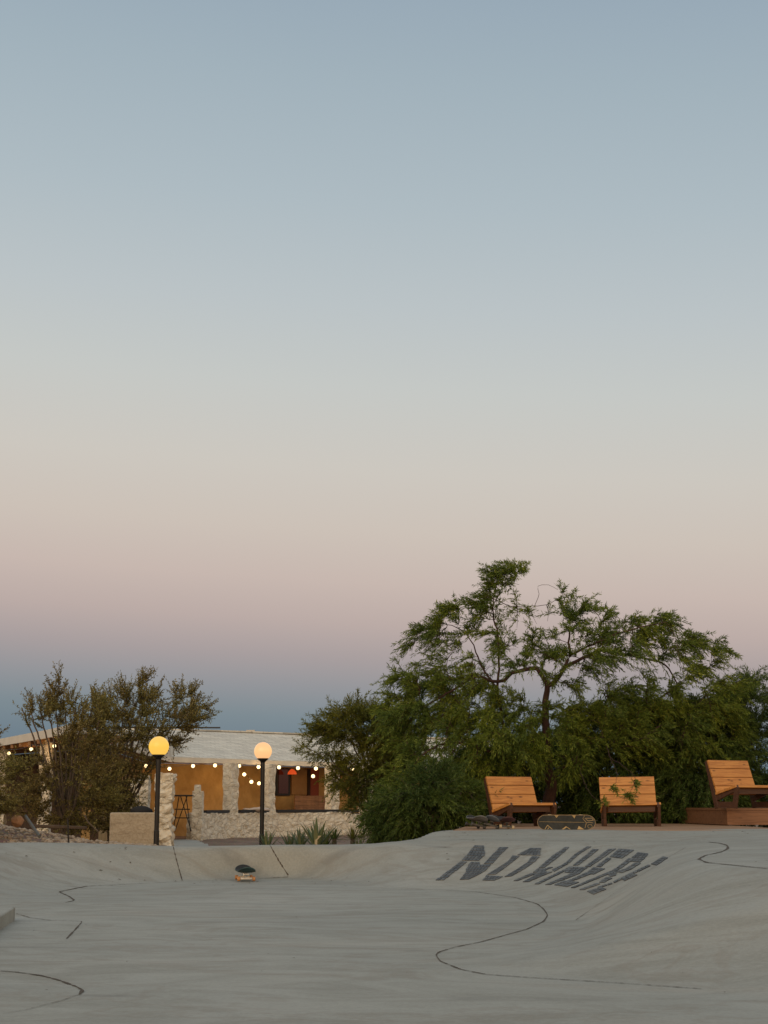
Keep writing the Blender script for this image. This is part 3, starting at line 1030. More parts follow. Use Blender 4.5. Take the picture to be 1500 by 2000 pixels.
# three boards on the left of the deck seen end on
for k, (px, py, tilt, rz, wood, whl, lab) in enumerate([
        (927, 1611, -14, -82, M_ply_grey, M_dull, 'leftmost grey painted skateboard leaning at the far end of the row on the deck'),
        (958, 1610, -16, -96, M_ply_blue, M_dull, 'slate blue skateboard lying leaning between two others on the deck'),
        (984, 1610, -5, -86, M_ply_red, M_wheel, 'maroon skateboard with cream wheels at the right end of the row')]):
    s2 = make_board(M_gripb, wood, whl, M_dull, lab)
    Y = 22.1
    x = (px - 750) / FPX * Y
    M = Matrix.Rotation(R(rz), 4, 'Z') @ Matrix.Rotation(R(tilt), 4, 'X')
    s2.rotation_mode = 'XYZ'
    s2.rotation_euler = M.to_euler()
    # drop it so the lowest point rests on the boards
    bpy.context.view_layer.update()
    low = 1e9
    for ch in s2.children_recursive:
        mw = M @ ch.matrix_basis
        for v in ch.data.vertices:
            low = min(low, (M @ v.co).z)
    s2.location = (x, Y + .35, DECK - low + .001)


# ------------------------------------------------------------------ globe lamps
def make_lamp(px, ybase, ytop, Y, rpx, emis, elo, strength, label, lean=0.0, globe_m=None):
    b = P(px, ybase, Y)
    tp = P(px, ytop, Y)
    r = rpx * Y / FPX
    zb = float(zd(b[0], Y)) - 0.05
    root = empty('globe_lamp', (b[0], Y, zb))
    h = tp[2] - zb
    bm = bmesh.new()
    pr = 0.036
    zc0 = h - 2 * r          # underside of the globe
    add_lathe(bm, [(.075, 0.0), (.075, .02), (pr * 1.15, .045), (pr * 1.15, .28), (pr, .29), (pr, zc0 - .10), (pr * .95, zc0 - .02)], 16)
    bm_obj('pole', bm, M_black, root, smooth=False)
    bm = bmesh.new()
    add_lathe(bm, [(pr * 1.0, zc0 - .045), (pr * 1.5, zc0 - .02), (r * .62, zc0 + .012), (r * .62, zc0 + .03)], 20)
    bm_obj('globe_holder', bm, M_black, root)
    bm = bmesh.new()
    a0 = math.asin(.60)
    prof = []
    for i in range(19):
        a = -math.pi / 2 + a0 + (math.pi - a0) * i / 18
        prof.append((max(.001, r * math.cos(a)), zc0 + .025 + r * (math.sin(a) + math.cos(a0))))
    add_lathe(bm, prof, 32)
    bm_obj('globe', bm, m_emit('lit_globe', emis, strength, elo), root, smooth=True)
    root.rotation_euler = (0, R(lean), 0)
    tag(root, label, 'lamp', 'globe lamps on black poles')
    ld = bpy.data.lights.new('globe_light', 'POINT')
    ld.energy = 2.0
    ld.color = (1.0, 0.72, 0.36)
    ld.shadow_soft_size = r
    lo_ = bpy.data.objects.new('globe_light', ld)
    lo_.location = (0, -0.0, zc0 + r)
    lo_.parent = root
    return root


make_lamp(305, 1652, 1437.5, 23.6, 19.5, lin(255, 200, 74), lin(250, 196, 84), 1.0, 'globe lamp with the deeper yellow light on a black pole beside the rock pillar')
make_lamp(511, 1650, 1449, 26.5, 17.2, lin(255, 203, 138), lin(255, 190, 130), 1.0, 'globe lamp with the paler peach light on a black pole beside the agaves')


# ------------------------------------------------------------------ rough rock masonry
def rough_box(name, c, s, m, parent=None, step=0.07, amp=0.03, rz=0.0, seed=0, scale=4.5, taper=0.0):
    """box with a lumpy surface; c = centre of the base"""
    V, Fc = [], []
    sx, sy, sz = s
    faces = [((0, 0, 0), (1, 0, 0), (0, 0, 1)), ((1, 0, 0), (0, 1, 0), (0, 0, 1)), ((1, 1, 0), (-1, 0, 0), (0, 0, 1)), ((0, 1, 0), (0, -1, 0), (0, 0, 1)), ((0, 0, 1), (1, 0, 0), (0, 1, 0))]
    ca, sa = math.cos(rz), math.sin(rz)
    for o_, u, v in faces:
        lu = abs(u[0]) * sx + abs(u[1]) * sy; lv = abs(v[1]) * sy + abs(v[2]) * sz
        nu, nv = max(2, int(lu / step)), max(2, int(lv / step))
        b0 = len(V)
        for j in range(nv + 1):
            for i in range(nu + 1):
                p = np.array(o_, float) + np.array(u) * i / nu + np.array(v) * j / nv
                q = Vector(((p[0] - .5) * sx, (p[1] - .5) * sy, p[2] * sz))
                k = 1 - taper * p[2]
                q.x *= k; q.y *= k
                w = Vector((q.x * scale + seed * 7.1, q.y * scale + 3.3, q.z * scale * 1.25))
                d = mnoise.cell_vector(w * 0.9) if False else mnoise.noise_vector(w)
                cellv = mnoise.voronoi(w * 1.0, distance_metric='DISTANCE')[0]
                bulge = amp * (0.5 - min(1, cellv[0] * 1.2)) * 1.6
                dirv = Vector((p[0] - .5, p[1] - .5, (p[2] - .5) * .5)); dirv.normalize()
                q += d * amp * .9 + dirv * bulge
                V.append((c[0] + q.x * ca - q.y * sa, c[1] + q.x * sa + q.y * ca, c[2] + q.z))
        for j in range(nv):
            for i in range(nu):
                a = b0 + j * (nu + 1) + i
                Fc.append((a, a + 1, a + nu + 2, a + nu + 1))
    return mesh_np(name, V, Fc, m, parent, smooth=False)


# front gate pillar and low rammed wall
def at(px, Y): return (px - 750) / FPX * Y
Y = 24.6
o = rough_box('rock_pillar', (at(329, Y), Y, float(zd(at(329, Y), Y)) - .1), (.265, .30, P(329, 1511, Y)[2] - float(zd(at(329, Y), Y)) + .1), M_stone, step=.028, amp=.045, seed=1, scale=8.0)
tag(o, 'tall whitewashed rock pillar right behind the yellow globe lamp', 'pillar')
xa, xb = at(219, 24.1), at(312, 24.4)
bm = bmesh.new()
zb = 0.0
add_box(bm, ((xa + xb) / 2, 24.45, (P(260, 1587, 24.3)[2] + zb) / 2), (xb - xa, .30, P(260, 1587, 24.3)[2] - zb), Matrix.Rotation(R(6), 3, 'Z'))
o = bm_obj('rammed_wall', bm, M_block, bevel=.015)
tag(o, 'low tan rammed earth wall left of the tall rock pillar', 'wall')
# dark cover on the wall
bm = bmesh.new()
bmesh.ops.create_uvsphere(bm, u_segments=16, v_segments=8, radius=.5, matrix=Matrix.Translation((at(285, 24.9), 24.9, P(285, 1586, 24.9)[2])) @ Matrix.Diagonal((.36, .3, .18, 1)))
for v in bm.verts: v.co += mnoise.noise_vector(v.co * 6) * .02
o = bm_obj('fire_pit_cover', bm, m_simple('black_canvas', (0.02, 0.02, 0.022), None, 6, .9), smooth=True)
tag(o, 'dark canvas cover bulging above the low tan wall', 'cover')

# rock columns left of the pillar, half hidden by the bush
for px, w, yt, Y, lab in ((272, 14, 1521, 30.0, 'short whitewashed rock post at the bush edge, left of two'), (291, 16, 1515, 30.6, 'short whitewashed rock post between the bush edge and the yellow lamp')):
    zb = float(zd(at(px, Y), Y)) - .1
    o = rough_box('rock_post', (at(px, Y), Y, zb), (w / FPX * Y, .25, P(px, yt, Y)[2] - zb), M_stone, step=.05, amp=.02, seed=px)
    tag(o, lab, 'post', 'whitewashed rock posts')

# ------------------------------------------------------------------ the cottage
FB, FT = 2.20, 2.36          # fascia bottom / top
eave = [np.array([-14.5, 47.5]), np.array([-9.03, 36.1]), np.array([-6.76, 31.2]), np.array([-5.96, 29.3]), np.array([-6.78, 49.4]), np.array([-5.1, 51.7]), np.array([-3.8, 53.7]), np.array([-1.4, 56.2]), np.array([3.5, 59.5])]
ridge = {0: (-12.5, 56), 1: (-10.0, 54.5), 2: (-9.6, 54.5), 3: (-9.3, 54.5), 4: (-6.95, 55.0), 5: (-4.9, 56.6), 6: (-3.0, 58.3), 7: (-.2, 60.4), 8: (4.6, 63.5)}
RZ = 3.45
house = empty('cottage', (-4.5, 55, -.15))
hb = np.array([-4.5, 55, -.15])
V, Fc = [], []
for i in range(8):
    a, b = eave[i], eave[i + 1]
    ra, rb = ridge[i], ridge[i + 1]
    n = 10
    base = len(V)
    sag = 0.05
    for u in (0, 1):
        e = (a, b)[u]; r_ = (ra, rb)[u]
        for k in range(n + 1):
            t_ = k / n
            V.append((e[0] + (r_[0] - e[0]) * t_ - hb[0], e[1] + (r_[1] - e[1]) * t_ - hb[1], FT + .01 + (RZ - FT) * t_ - sag * math.sin(math.pi * t_) - hb[2]))
    for k in range(n):
        Fc.append((base + k, base + n + 1 + k, base + n + 2 + k, base + k + 1))
roof = mesh_np('roof', V, Fc, M_roof, house)
md = roof.modifiers.new('thick', 'SOLIDIFY'); md.thickness = 0.05; md.offset = -1
# ridge cap, slightly raised
bm = bmesh.new()
for i in range(3, 8):
    a, b = ridge[i], ridge[i + 1]
    add_beam(bm, (a[0] - hb[0], a[1] - hb[1], RZ - hb[2] + .03), (b[0] - hb[0], b[1] - hb[1], RZ - hb[2] + .03), .22, .05)
bm_obj('ridge_cap', bm, M_roof, house)
bm = bmesh.new()
add_beam(bm, (-11.3 - hb[0], 54.6 - hb[1], RZ + .1 - hb[2]), (-5.8 - hb[0], 54.9 - hb[1], RZ + .1 - hb[2]), .06, .05)
bm_obj('roof_pipe', bm, M_black, house)
bm = bmesh.new()
add_box(bm, (at(492, 57.6) - hb[0], 57.6 - hb[1], RZ + .05 - hb[2]), (.30, .3, .18))
bm_obj('roof_vent', bm, M_fascia, house)
bm = bmesh.new()
for i in range(8):
    a, b = eave[i], eave[i + 1]
    add_beam(bm, (a[0] - hb[0], a[1] - hb[1], (FB + FT) / 2 - hb[2]), (b[0] - hb[0], b[1] - hb[1], (FB + FT) / 2 - hb[2]), .05, FT - FB)
bm_obj('fascia', bm, M_fascia, house)
# porch ceiling
inner = [np.array(q_) for q_ in ((-16.5, 52.5), (-8.0, 39.6), (-7.1, 37.0), (-6.75, 36.0), (-7.9, 51.8), (-6.0, 53.9), (-4.7, 55.9), (-2.3, 58.4), (2.6, 61.7))]
V, Fc = [], []
for e, q in zip(eave, inner):
    V += [(e[0] - hb[0], e[1] - hb[1], FB + .03 - hb[2]), (q[0] - hb[0], q[1] - hb[1], FB + .05 - hb[2])]
for i in range(8): Fc.append((2 * i, 2 * i + 2, 2 * i + 3, 2 * i + 1))
M_ceil = m_wood('porch_ceiling_boards', (0.34, 0.19, 0.09), (0.2, 0.1, 0.05), .5, .8, False)
mesh_np('porch_ceiling', V, Fc, M_ceil, house)
# left porch rafters, seen from below
bm = bmesh.new()
for i in range(9):
    t_ = i / 8
    e = eave[1] * (1 - t_) + eave[3] * t_
    add_beam(bm, (e[0] - hb[0], e[1] - hb[1] + .08, FB - .04 - hb[2]), (e[0] + .9 - hb[0], e[1] + 2.4 - hb[1], FB + .0 - hb[2]), .07, .09)
bm_obj('rafters', bm, M_ceil, house)
# back walls
V, Fc = [], []
for q in inner:
    V += [(q[0] - hb[0], q[1] - hb[1], -.3), (q[0] - hb[0], q[1] - hb[1], FB + .04 - hb[2])]
for i in (3, 4, 5, 6, 7): Fc.append((2 * i, 2 * i + 2, 2 * i + 3, 2 * i + 1))
wing = mesh_np('wing_wall', V[:8], [(0, 2, 3, 1), (2, 4, 5, 3), (4, 6, 7, 5)], m_simple('shade_toned_stucco', (0.10, 0.058, 0.032), (0.045, 0.026, 0.016), 3, .9), house)  # darker copy of the stucco: shade behind the bush put into its colour
md = wing.modifiers.new('thick', 'SOLIDIFY'); md.thickness = 0.2; md.offset = -1
wall = mesh_np('wall', V, Fc, M_stucco, house)
md = wall.modifiers.new('thick', 'SOLIDIFY'); md.thickness = 0.2; md.offset = -1


def wall_pt(px, dpt=0.0):
    """point on the cottage's back wall seen at column px"""
    dx = (px - 750) / FPX
    for i in range(4, 8):
        a, b = inner[i], inner[i + 1]
        # (a + t(b-a)).x = dx*y
        den = (b[0] - a[0]) - dx * (b[1] - a[1])
        t_ = (dx * a[1] - a[0]) / den
        if -0.01 <= t_ <= 1.01:
            p = a + (b - a) * t_
            ang_ = math.atan2(b[1] - a[1], b[0] - a[0])
            nrm = np.array([math.sin(ang_), -math.cos(ang_)])
            return p + nrm * dpt, ang_
    return inner[5], 0


def wall_panel(name, x0, x1, y0, y1, m, parent, dpt, thick=.04, arch=False):
    p0, a0 = wall_pt(x0, dpt); p1, a1 = wall_pt(x1, dpt)
    c = (p0 + p1) / 2
    d = p1 - p0
    w = np.linalg.norm(d); an = math.atan2(d[1], d[0])
    zt = P((x0 + x1) / 2, y0, c[1])[2]; zb_ = P((x0 + x1) / 2, y1, c[1])[2]
    zt = min(zt, FB - .02)
    bm = bmesh.new()
    add_box(bm, (c[0] - hb[0], c[1] - hb[1], (zt + zb_) / 2 - hb[2]), (w, thick, zt - zb_), Matrix.Rotation(an, 3, 'Z'))
    return bm_obj(name, bm, m, parent)


M_glass = None
mg, nd, lk, b_, out_ = new_mat('red_glow_window_glass')
b_.inputs['Base Color'].default_value = (0.02, 0.008, 0.006, 1); b_.inputs['Roughness'].default_value = 0.08
b_.inputs['Emission Color'].default_value = lin(66, 18, 10); b_.inputs['Emission Strength'].default_value = 0.3  # dark pane given a faint emission for the red lampshade's glow
wf = wall_panel('window', 540, 567, 1500, 1554, M_black, house, .05, .06)
wp = wall_panel('pane', 544, 562.5, 1502, 1550, mg, wf, .09, .02)
M_dark = m_simple('dark_doorway', (0.035, 0.018, 0.012), (0.02, 0.01, 0.008), 3, .9)
mred, nd, lk, b_, out_ = new_mat('red_lit_room')
b_.inputs['Base Color'].default_value = (0.10, 0.02, 0.012, 1)
b_.inputs['Emission Color'].default_value = lin(96, 34, 12); b_.inputs['Emission Strength'].default_value = 0.3
dr_ = wall_panel('door', 600, 622, 1500, 1600, mred, house, .05, .06)
wall_panel('door_frame', 599, 604, 1498, 1602, M_dark, dr_, .10, .06)
wall_panel('neon_strip', 608, 621, 1566.5, 1568, m_emit('red_neon', lin(255, 60, 20)[:3], 1.0), dr_, .12, .03)
wall_panel('shutter', 570, 601, 1504, 1552, m_simple('ochre_shutter', (0.36, 0.22, 0.10), (0.28, 0.16, 0.07), 3, .8), house, .06, .05)

# porch columns standing on the low wall line
wallline = [np.array([at(383, 47.2), 47.2]), np.array([at(440, 49.6), 49.6]), np.array([at(541, 52.2), 52.2]), np.array([at(680, 54.5), 54.5]), np.array([at(760, 56.5), 56.5])]


def line_pt(px):
    dx = (px - 750) / FPX
    for a, b in zip(wallline[:-1], wallline[1:]):
        den = (b[0] - a[0]) - dx * (b[1] - a[1])
        t_ = (dx * a[1] - a[0]) / den
        if -.02 <= t_ <= 1.02: return a + (b - a) * t_, math.atan2(b[1] - a[1], b[0] - a[0])
    return wallline[-1], 0


for x0, x1, lab in ((441, 469, None), (515, 541, None)):
    p, a_ = line_pt((x0 + x1) / 2)
    w = (x1 - x0) / FPX * p[1] * .88
    rough_box('column', (p[0] - hb[0], p[1] - hb[1], 0), (w, w * .8, FB - .01 - hb[2]), M_stone, house, step=.08, amp=.035, rz=a_, seed=x0, scale=3.2)
for x0, px in ((0, 650), (1, 716)):
    p, a_ = line_pt(px)
    rough_box('column', (p[0] - hb[0], p[1] - hb[1] + .1, 0), (.4, .36, FB - .01 - hb[2]), M_stone, house, step=.09, amp=.035, rz=a_, seed=px, scale=3.2)
# left porch posts
for px, Y in ((10, 36.2), (95, 32.0)):
    rough_box('column', (at(px, Y) - hb[0], Y - hb[1] + .2, 0.), (.24, .24, FB - hb[2]), M_stone, house, step=.09, amp=.02, seed=px)
tag(house, 'single storey desert cottage with pale shingle roof and lit ochre porch', 'house')

# low rock wall with dark capping rails
root = empty('rock_wall', (wallline[1][0], wallline[1][1], -.2))
rb_ = np.array([wallline[1][0], wallline[1][1], -.2])
for k, (a, b) in enumerate(zip(wallline[:-1], wallline[1:])):
    a2 = a - rb_[:2]; b2 = b - rb_[:2]
    d = b2 - a2
    c = (a2 + b2) / 2
    zt = .62 if k < 3 else .55
    rough_box('rock_face', (c[0], c[1], 0), (np.linalg.norm(d) + .1, .36, zt - rb_[2]), M_stone, root, step=.07, amp=.036, rz=math.atan2(d[1], d[0]), seed=k + 20, scale=4.5)
M_rail = m_simple('black_ledge_paint', (0.014, 0.015, 0.017), None, 10, .6)
for x0, x1 in ((405, 452), (470, 528), (542, 700)):
    p0, _ = line_pt(x0); p1, _ = line_pt(x1)
    bm = bmesh.new()
    add_beam(bm, (p0[0] - rb_[0] + .05, p0[1] - rb_[1] - .20, .66 - rb_[2]), (p1[0] - rb_[0], p1[1] - rb_[1] - .20, .66 - rb_[2]), .12, .10)
    bm_obj('capping_rail', bm, M_rail, root)
tag(root, 'low whitewashed rock wall with black capping rails along the porch', 'wall')
# stepped pier at the end of the wall
Y = 46.6
root = empty('stepped_pier', (at(393, Y), Y, -.2))
z1 = P(393, 1545, Y)[2]; z2 = P(393, 1532, Y)[2]
rough_box('pier_body', (.0, 0, 0), (.30, .4, z1 + .2), M_stone, root, step=.06, amp=.025, seed=41)
rough_box('pier_cap', (-.02, 0, z1 + .19), (.17, .3, z2 - z1), M_stone, root, step=.05, amp=.012, seed=42)
tag(root, 'stepped whitewashed rock pier at the left end of the porch wall', 'pier')

# folding bar stool between pillar and pier
Y = 45.0
sx = at(364.5, Y); zb = P(364, 1624, Y)[2]; zt = P(364, 1554, Y)[2]; Hh = zt - zb
root = empty('bar_stool', (sx, Y, zb))
bm = bmesh.new(); add_box(bm, (0, 0, Hh), (.56, .36, .045)); bm_obj('seat', bm, M_black, root, bevel=.008)
for sx_, y_ in ((-1, -.14), (1, -.14), (-1, .14), (1, .14)):
    bm = bmesh.new()
    add_cyl(bm, (sx_ * .10, y_, Hh), (sx_ * -.24 if y_ > 0 else sx_ * .25, y_, .55 * Hh if False else 0.0), .014, seg=6)
    bm_obj('leg', bm, M_black, root)
for z_ in (.38, .62):
    bm = bmesh.new(); add_beam(bm, (-.22, -.15, Hh * z_), (.22, -.15, Hh * z_), .022, .03); bm_obj('footrest', bm, M_black, root)
tag(root, 'tall black folding bar stool in the gap between pillar and pier', 'stool')

# wooden panelled settle behind the rail, under the window
p0, _ = wall_pt(546, .9); p1, _ = wall_pt(614, .9)
c = (p0 + p1) / 2; d = p1 - p0
root = empty('porch_settle', (c[0], c[1], -.1), math.atan2(d[1], d[0]))
w = np.linalg.norm(d)
zt = P(580, 1554, c[1])[2] + .1
M_settle = m_wood('varnished_settle', (0.30, 0.16, 0.08), (0.10, 0.045, 0.02), .6, .6, False)
bm = bmesh.new()
nbd = 9
for i in range(nbd):
    x_ = -w / 2 + w * (i + .5) / nbd
    add_box(bm, (x_, 0, zt / 2 + .05), (w / nbd - .006, .04, zt - .1))
bm_obj('backrest', bm, M_settle, root)
bm = bmesh.new(); add_box(bm, (0, -.28, .42), (w, .5, .05)); bm_obj('seat', bm, M_settle, root)
for s in (-1, 1):
    bm = bmesh.new(); add_box(bm, (s * w / 2, -.2, .3), (.05, .6, .6)); bm_obj('end_panel', bm, M_settle, root)
tag(root, 'brown boarded wooden settle on the porch below the dark window', 'settle')
# white cloth heap on the middle rail
p, _ = line_pt(490)
bm = bmesh.new()
bmesh.ops.create_uvsphere(bm, u_segments=20, v_segments=10, radius=.5, matrix=Matrix.Translation((p[0] + .25, p[1] + .15, .72)) @ Matrix.Diagonal((.9, .25, .14, 1)))
for v in bm.verts: v.co += mnoise.noise_vector(v.co * 5) * .05
o = bm_obj('folded_cloth', bm, m_simple('pale_cloth', (.55, .48, .42), (.4, .33, .28), 8, .9), smooth=True)
tag(o, 'crumpled pale cloth lying on the middle section of porch wall', 'cloth')

# ------------------------------------------------------------------ red pendant lamp inside the porch window
p, _ = wall_pt(557, .45)
z_ = P(557, 1507, p[1])[2]
root = empty('pendant_lamp', (p[0], p[1], z_))
bm = bmesh.new(); add_lathe(bm, [(.17, -.10), (.15, -.02), (.08, .06), (.02, .09)], 20)
bm_obj('lamp_shade', bm, m_emit('red_lit_shade', lin(205, 70, 26)[:3], 1.0), root, smooth=True)
bm = bmesh.new(); add_cyl(bm, (0, 0, .09), (0, 0, FB - z_ + .03), .006, seg=6); bm_obj('cord', bm, M_black, root)
tag(root, 'red glowing pendant lamp hanging in front of the dark window', 'lamp')

# ------------------------------------------------------------------ string lights under the eaves
M_bulb = m_emit('lit_bulb', (1.0, 0.74, 0.36), 3.2)


def string_light(label, bulbs, Yf, ends=None):
    pts = [P(x, y, Yf(x)) for x, y in bulbs]
    root = empty('string_lights', tuple(pts[0]))
    o_ = pts[0]
    chain = ([np.array(ends[0])] if ends else []) + [p + np.array([0, 0, .09]) for p in pts] + ([np.array(ends[1])] if ends else [])
    bm = bmesh.new()
    for a, b in zip(chain[:-1], chain[1:]):
        prev = None
        for k in range(6):
            t_ = k / 5
            q = a * (1 - t_) + b * t_ - np.array([0, 0, .04 * math.sin(math.pi * t_)]) - o_
            if prev is not None: add_cyl(bm, prev, q, .006, seg=5)
            prev = q
    bm_obj('cable', bm, M_black, root)
    for p in pts:
        q = p - o_
        s = p[1] / 50.0
        bm = bmesh.new(); add_cyl(bm, (q[0], q[1], q[2] + .03), (q[0], q[1], q[2] + .09), .018, seg=8)
        sk = bm_obj('socket', bm, M_black, root)
        bm = bmesh.new()
        bmesh.ops.create_uvsphere(bm, u_segments=12, v_segments=8, radius=.058 * s, matrix=Matrix.Translation(tuple(q)))
        bm_obj('bulb', bm, M_bulb, root, smooth=True)
    tag(root, label, 'string lights', 'strings of lit bulbs')
    return root


def y_eave(px):
    dx = (px - 750) / FPX
    rngi = (1, 2) if px < 150 else (3, 4, 5, 6, 7)
    for i in rngi:
        a, b = eave[i], eave[i + 1]
        den = (b[0] - a[0]) - dx * (b[1] - a[1])
        t_ = (dx * a[1] - a[0]) / den
        if -.02 <= t_ <= 1.02: return (a + (b - a) * t_)[1] - .35
    return 36 if px < 150 else 49


string_light('string of bulbs hanging under the left eave behind the bush', [(-22, 1479), (17, 1471.5), (61, 1463), (106, 1457)], y_eave)
string_light('long string of bulbs along the right hand porch eave', [(285, 1496), (331, 1501.5), (377, 1496), (420, 1495), (467, 1496), (505, 1498), (545, 1498.5), (582, 1500), (617, 1501), (652, 1501), (688, 1502), (720, 1501.5)], y_eave)
string_light('short string of bulbs sagging inside the porch between the columns', [(477, 1512.5), (491, 1527), (506, 1530)], lambda x: y_eave(x) + 1.0)
string_light('single far bulb hanging inside the porch by the red door', [(611.5, 1516)], lambda x: y_eave(x) + 1.2)


def point(loc, e, color=(1.0, .60, .24), r=.12):
    ld = bpy.data.lights.new('bulb_glow', 'POINT')
    ld.energy = e; ld.color = color; ld.shadow_soft_size = r
    o_ = bpy.data.objects.new('bulb_glow', ld)
    o_.location = loc
    col.objects.link(o_)


for px, e in ((395, 14), (470, 13), (500, 18), (560, 6), (640, 4)):
    Yq = y_eave(px) + 1.0
    point((at(px, Yq), Yq, 1.95), e)
point((at(528, 52.6), 52.6, 1.9), 10)
for px, e in ((20, 3.5), (75, 3.5), (120, 4)):
    Yq = y_eave(px) + 1.9
    point((at(px, Yq), Yq, 1.95), e)


# ------------------------------------------------------------------ vegetation
def tubes(name, curves, m, parent, sides=5):
    """curves: list of (pts (n,3), r0, r1)"""
    V, Fc = [], []
    ang = np.arange(sides) * 2 * math.pi / sides
    base = 0
    for pts, r0, r1 in curves:
        pts = np.asarray(pts)
        n = len(pts)
        if n < 2: continue
        tn = np.gradient(pts, axis=0)
        tn /= np.linalg.norm(tn, axis=1)[:, None] + 1e-9
        ref = np.where(np.abs(tn[:, 2:3]) > .9, np.array([[1., 0, 0]]), np.array([[0, 0, 1.]]))
        a = np.cross(tn, ref); a /= np.linalg.norm(a, axis=1)[:, None] + 1e-9
        b = np.cross(tn, a)
        rr = np.linspace(r0, r1, n)[:, None, None]
        ring = pts[:, None, :] + rr * (np.cos(ang)[None, :, None] * a[:, None, :] + np.sin(ang)[None, :, None] * b[:, None, :])
        V.append(ring.reshape(-1, 3))
        ii = base + np.arange(n * sides).reshape(n, sides)
        f = np.stack([ii[:-1], np.roll(ii[:-1], -1, 1), np.roll(ii[1:], -1, 1), ii[1:]], -1).reshape(-1, 4)
        Fc.append(f)
        base += n * sides
    return mesh_np(name, np.vstack(V), np.vstack(Fc), m, parent, smooth=True)


def leaves(name, pos, dirs, length, width, m, parent):
    n = len(pos)
    d = dirs / (np.linalg.norm(dirs, axis=1)[:, None] + 1e-9)
    rnd = rng.normal(size=(n, 3))
    s = np.cross(d, rnd); s /= np.linalg.norm(s, axis=1)[:, None] + 1e-9
    Ln = length[:, None]; Wn = width[:, None]
    nrm = np.cross(d, s)
    p0 = pos; p1 = pos + d * Ln * .45 + s * Wn * .5 + nrm * Wn * .12
    p2 = pos + d * Ln; p3 = pos + d * Ln * .45 - s * Wn * .5 + nrm * Wn * .12
    V = np.stack([p0, p1, p2, p3], 1).reshape(-1, 3)
    Fc = np.arange(n * 4).reshape(n, 4)
    return mesh_np(name, V, Fc, m, parent)


def poly_sample(poly, n):
    poly = np.array(poly, float)
    lo_, hi_ = poly.min(0), poly.max(0)
    out = np.zeros((0, 2))
    while len(out) < n:
        q = rng.uniform(lo_, hi_, size=(n * 3, 2))
        out = np.vstack([out, q[inside(q[:, 0], q[:, 1], poly)]])
    return out[:n]


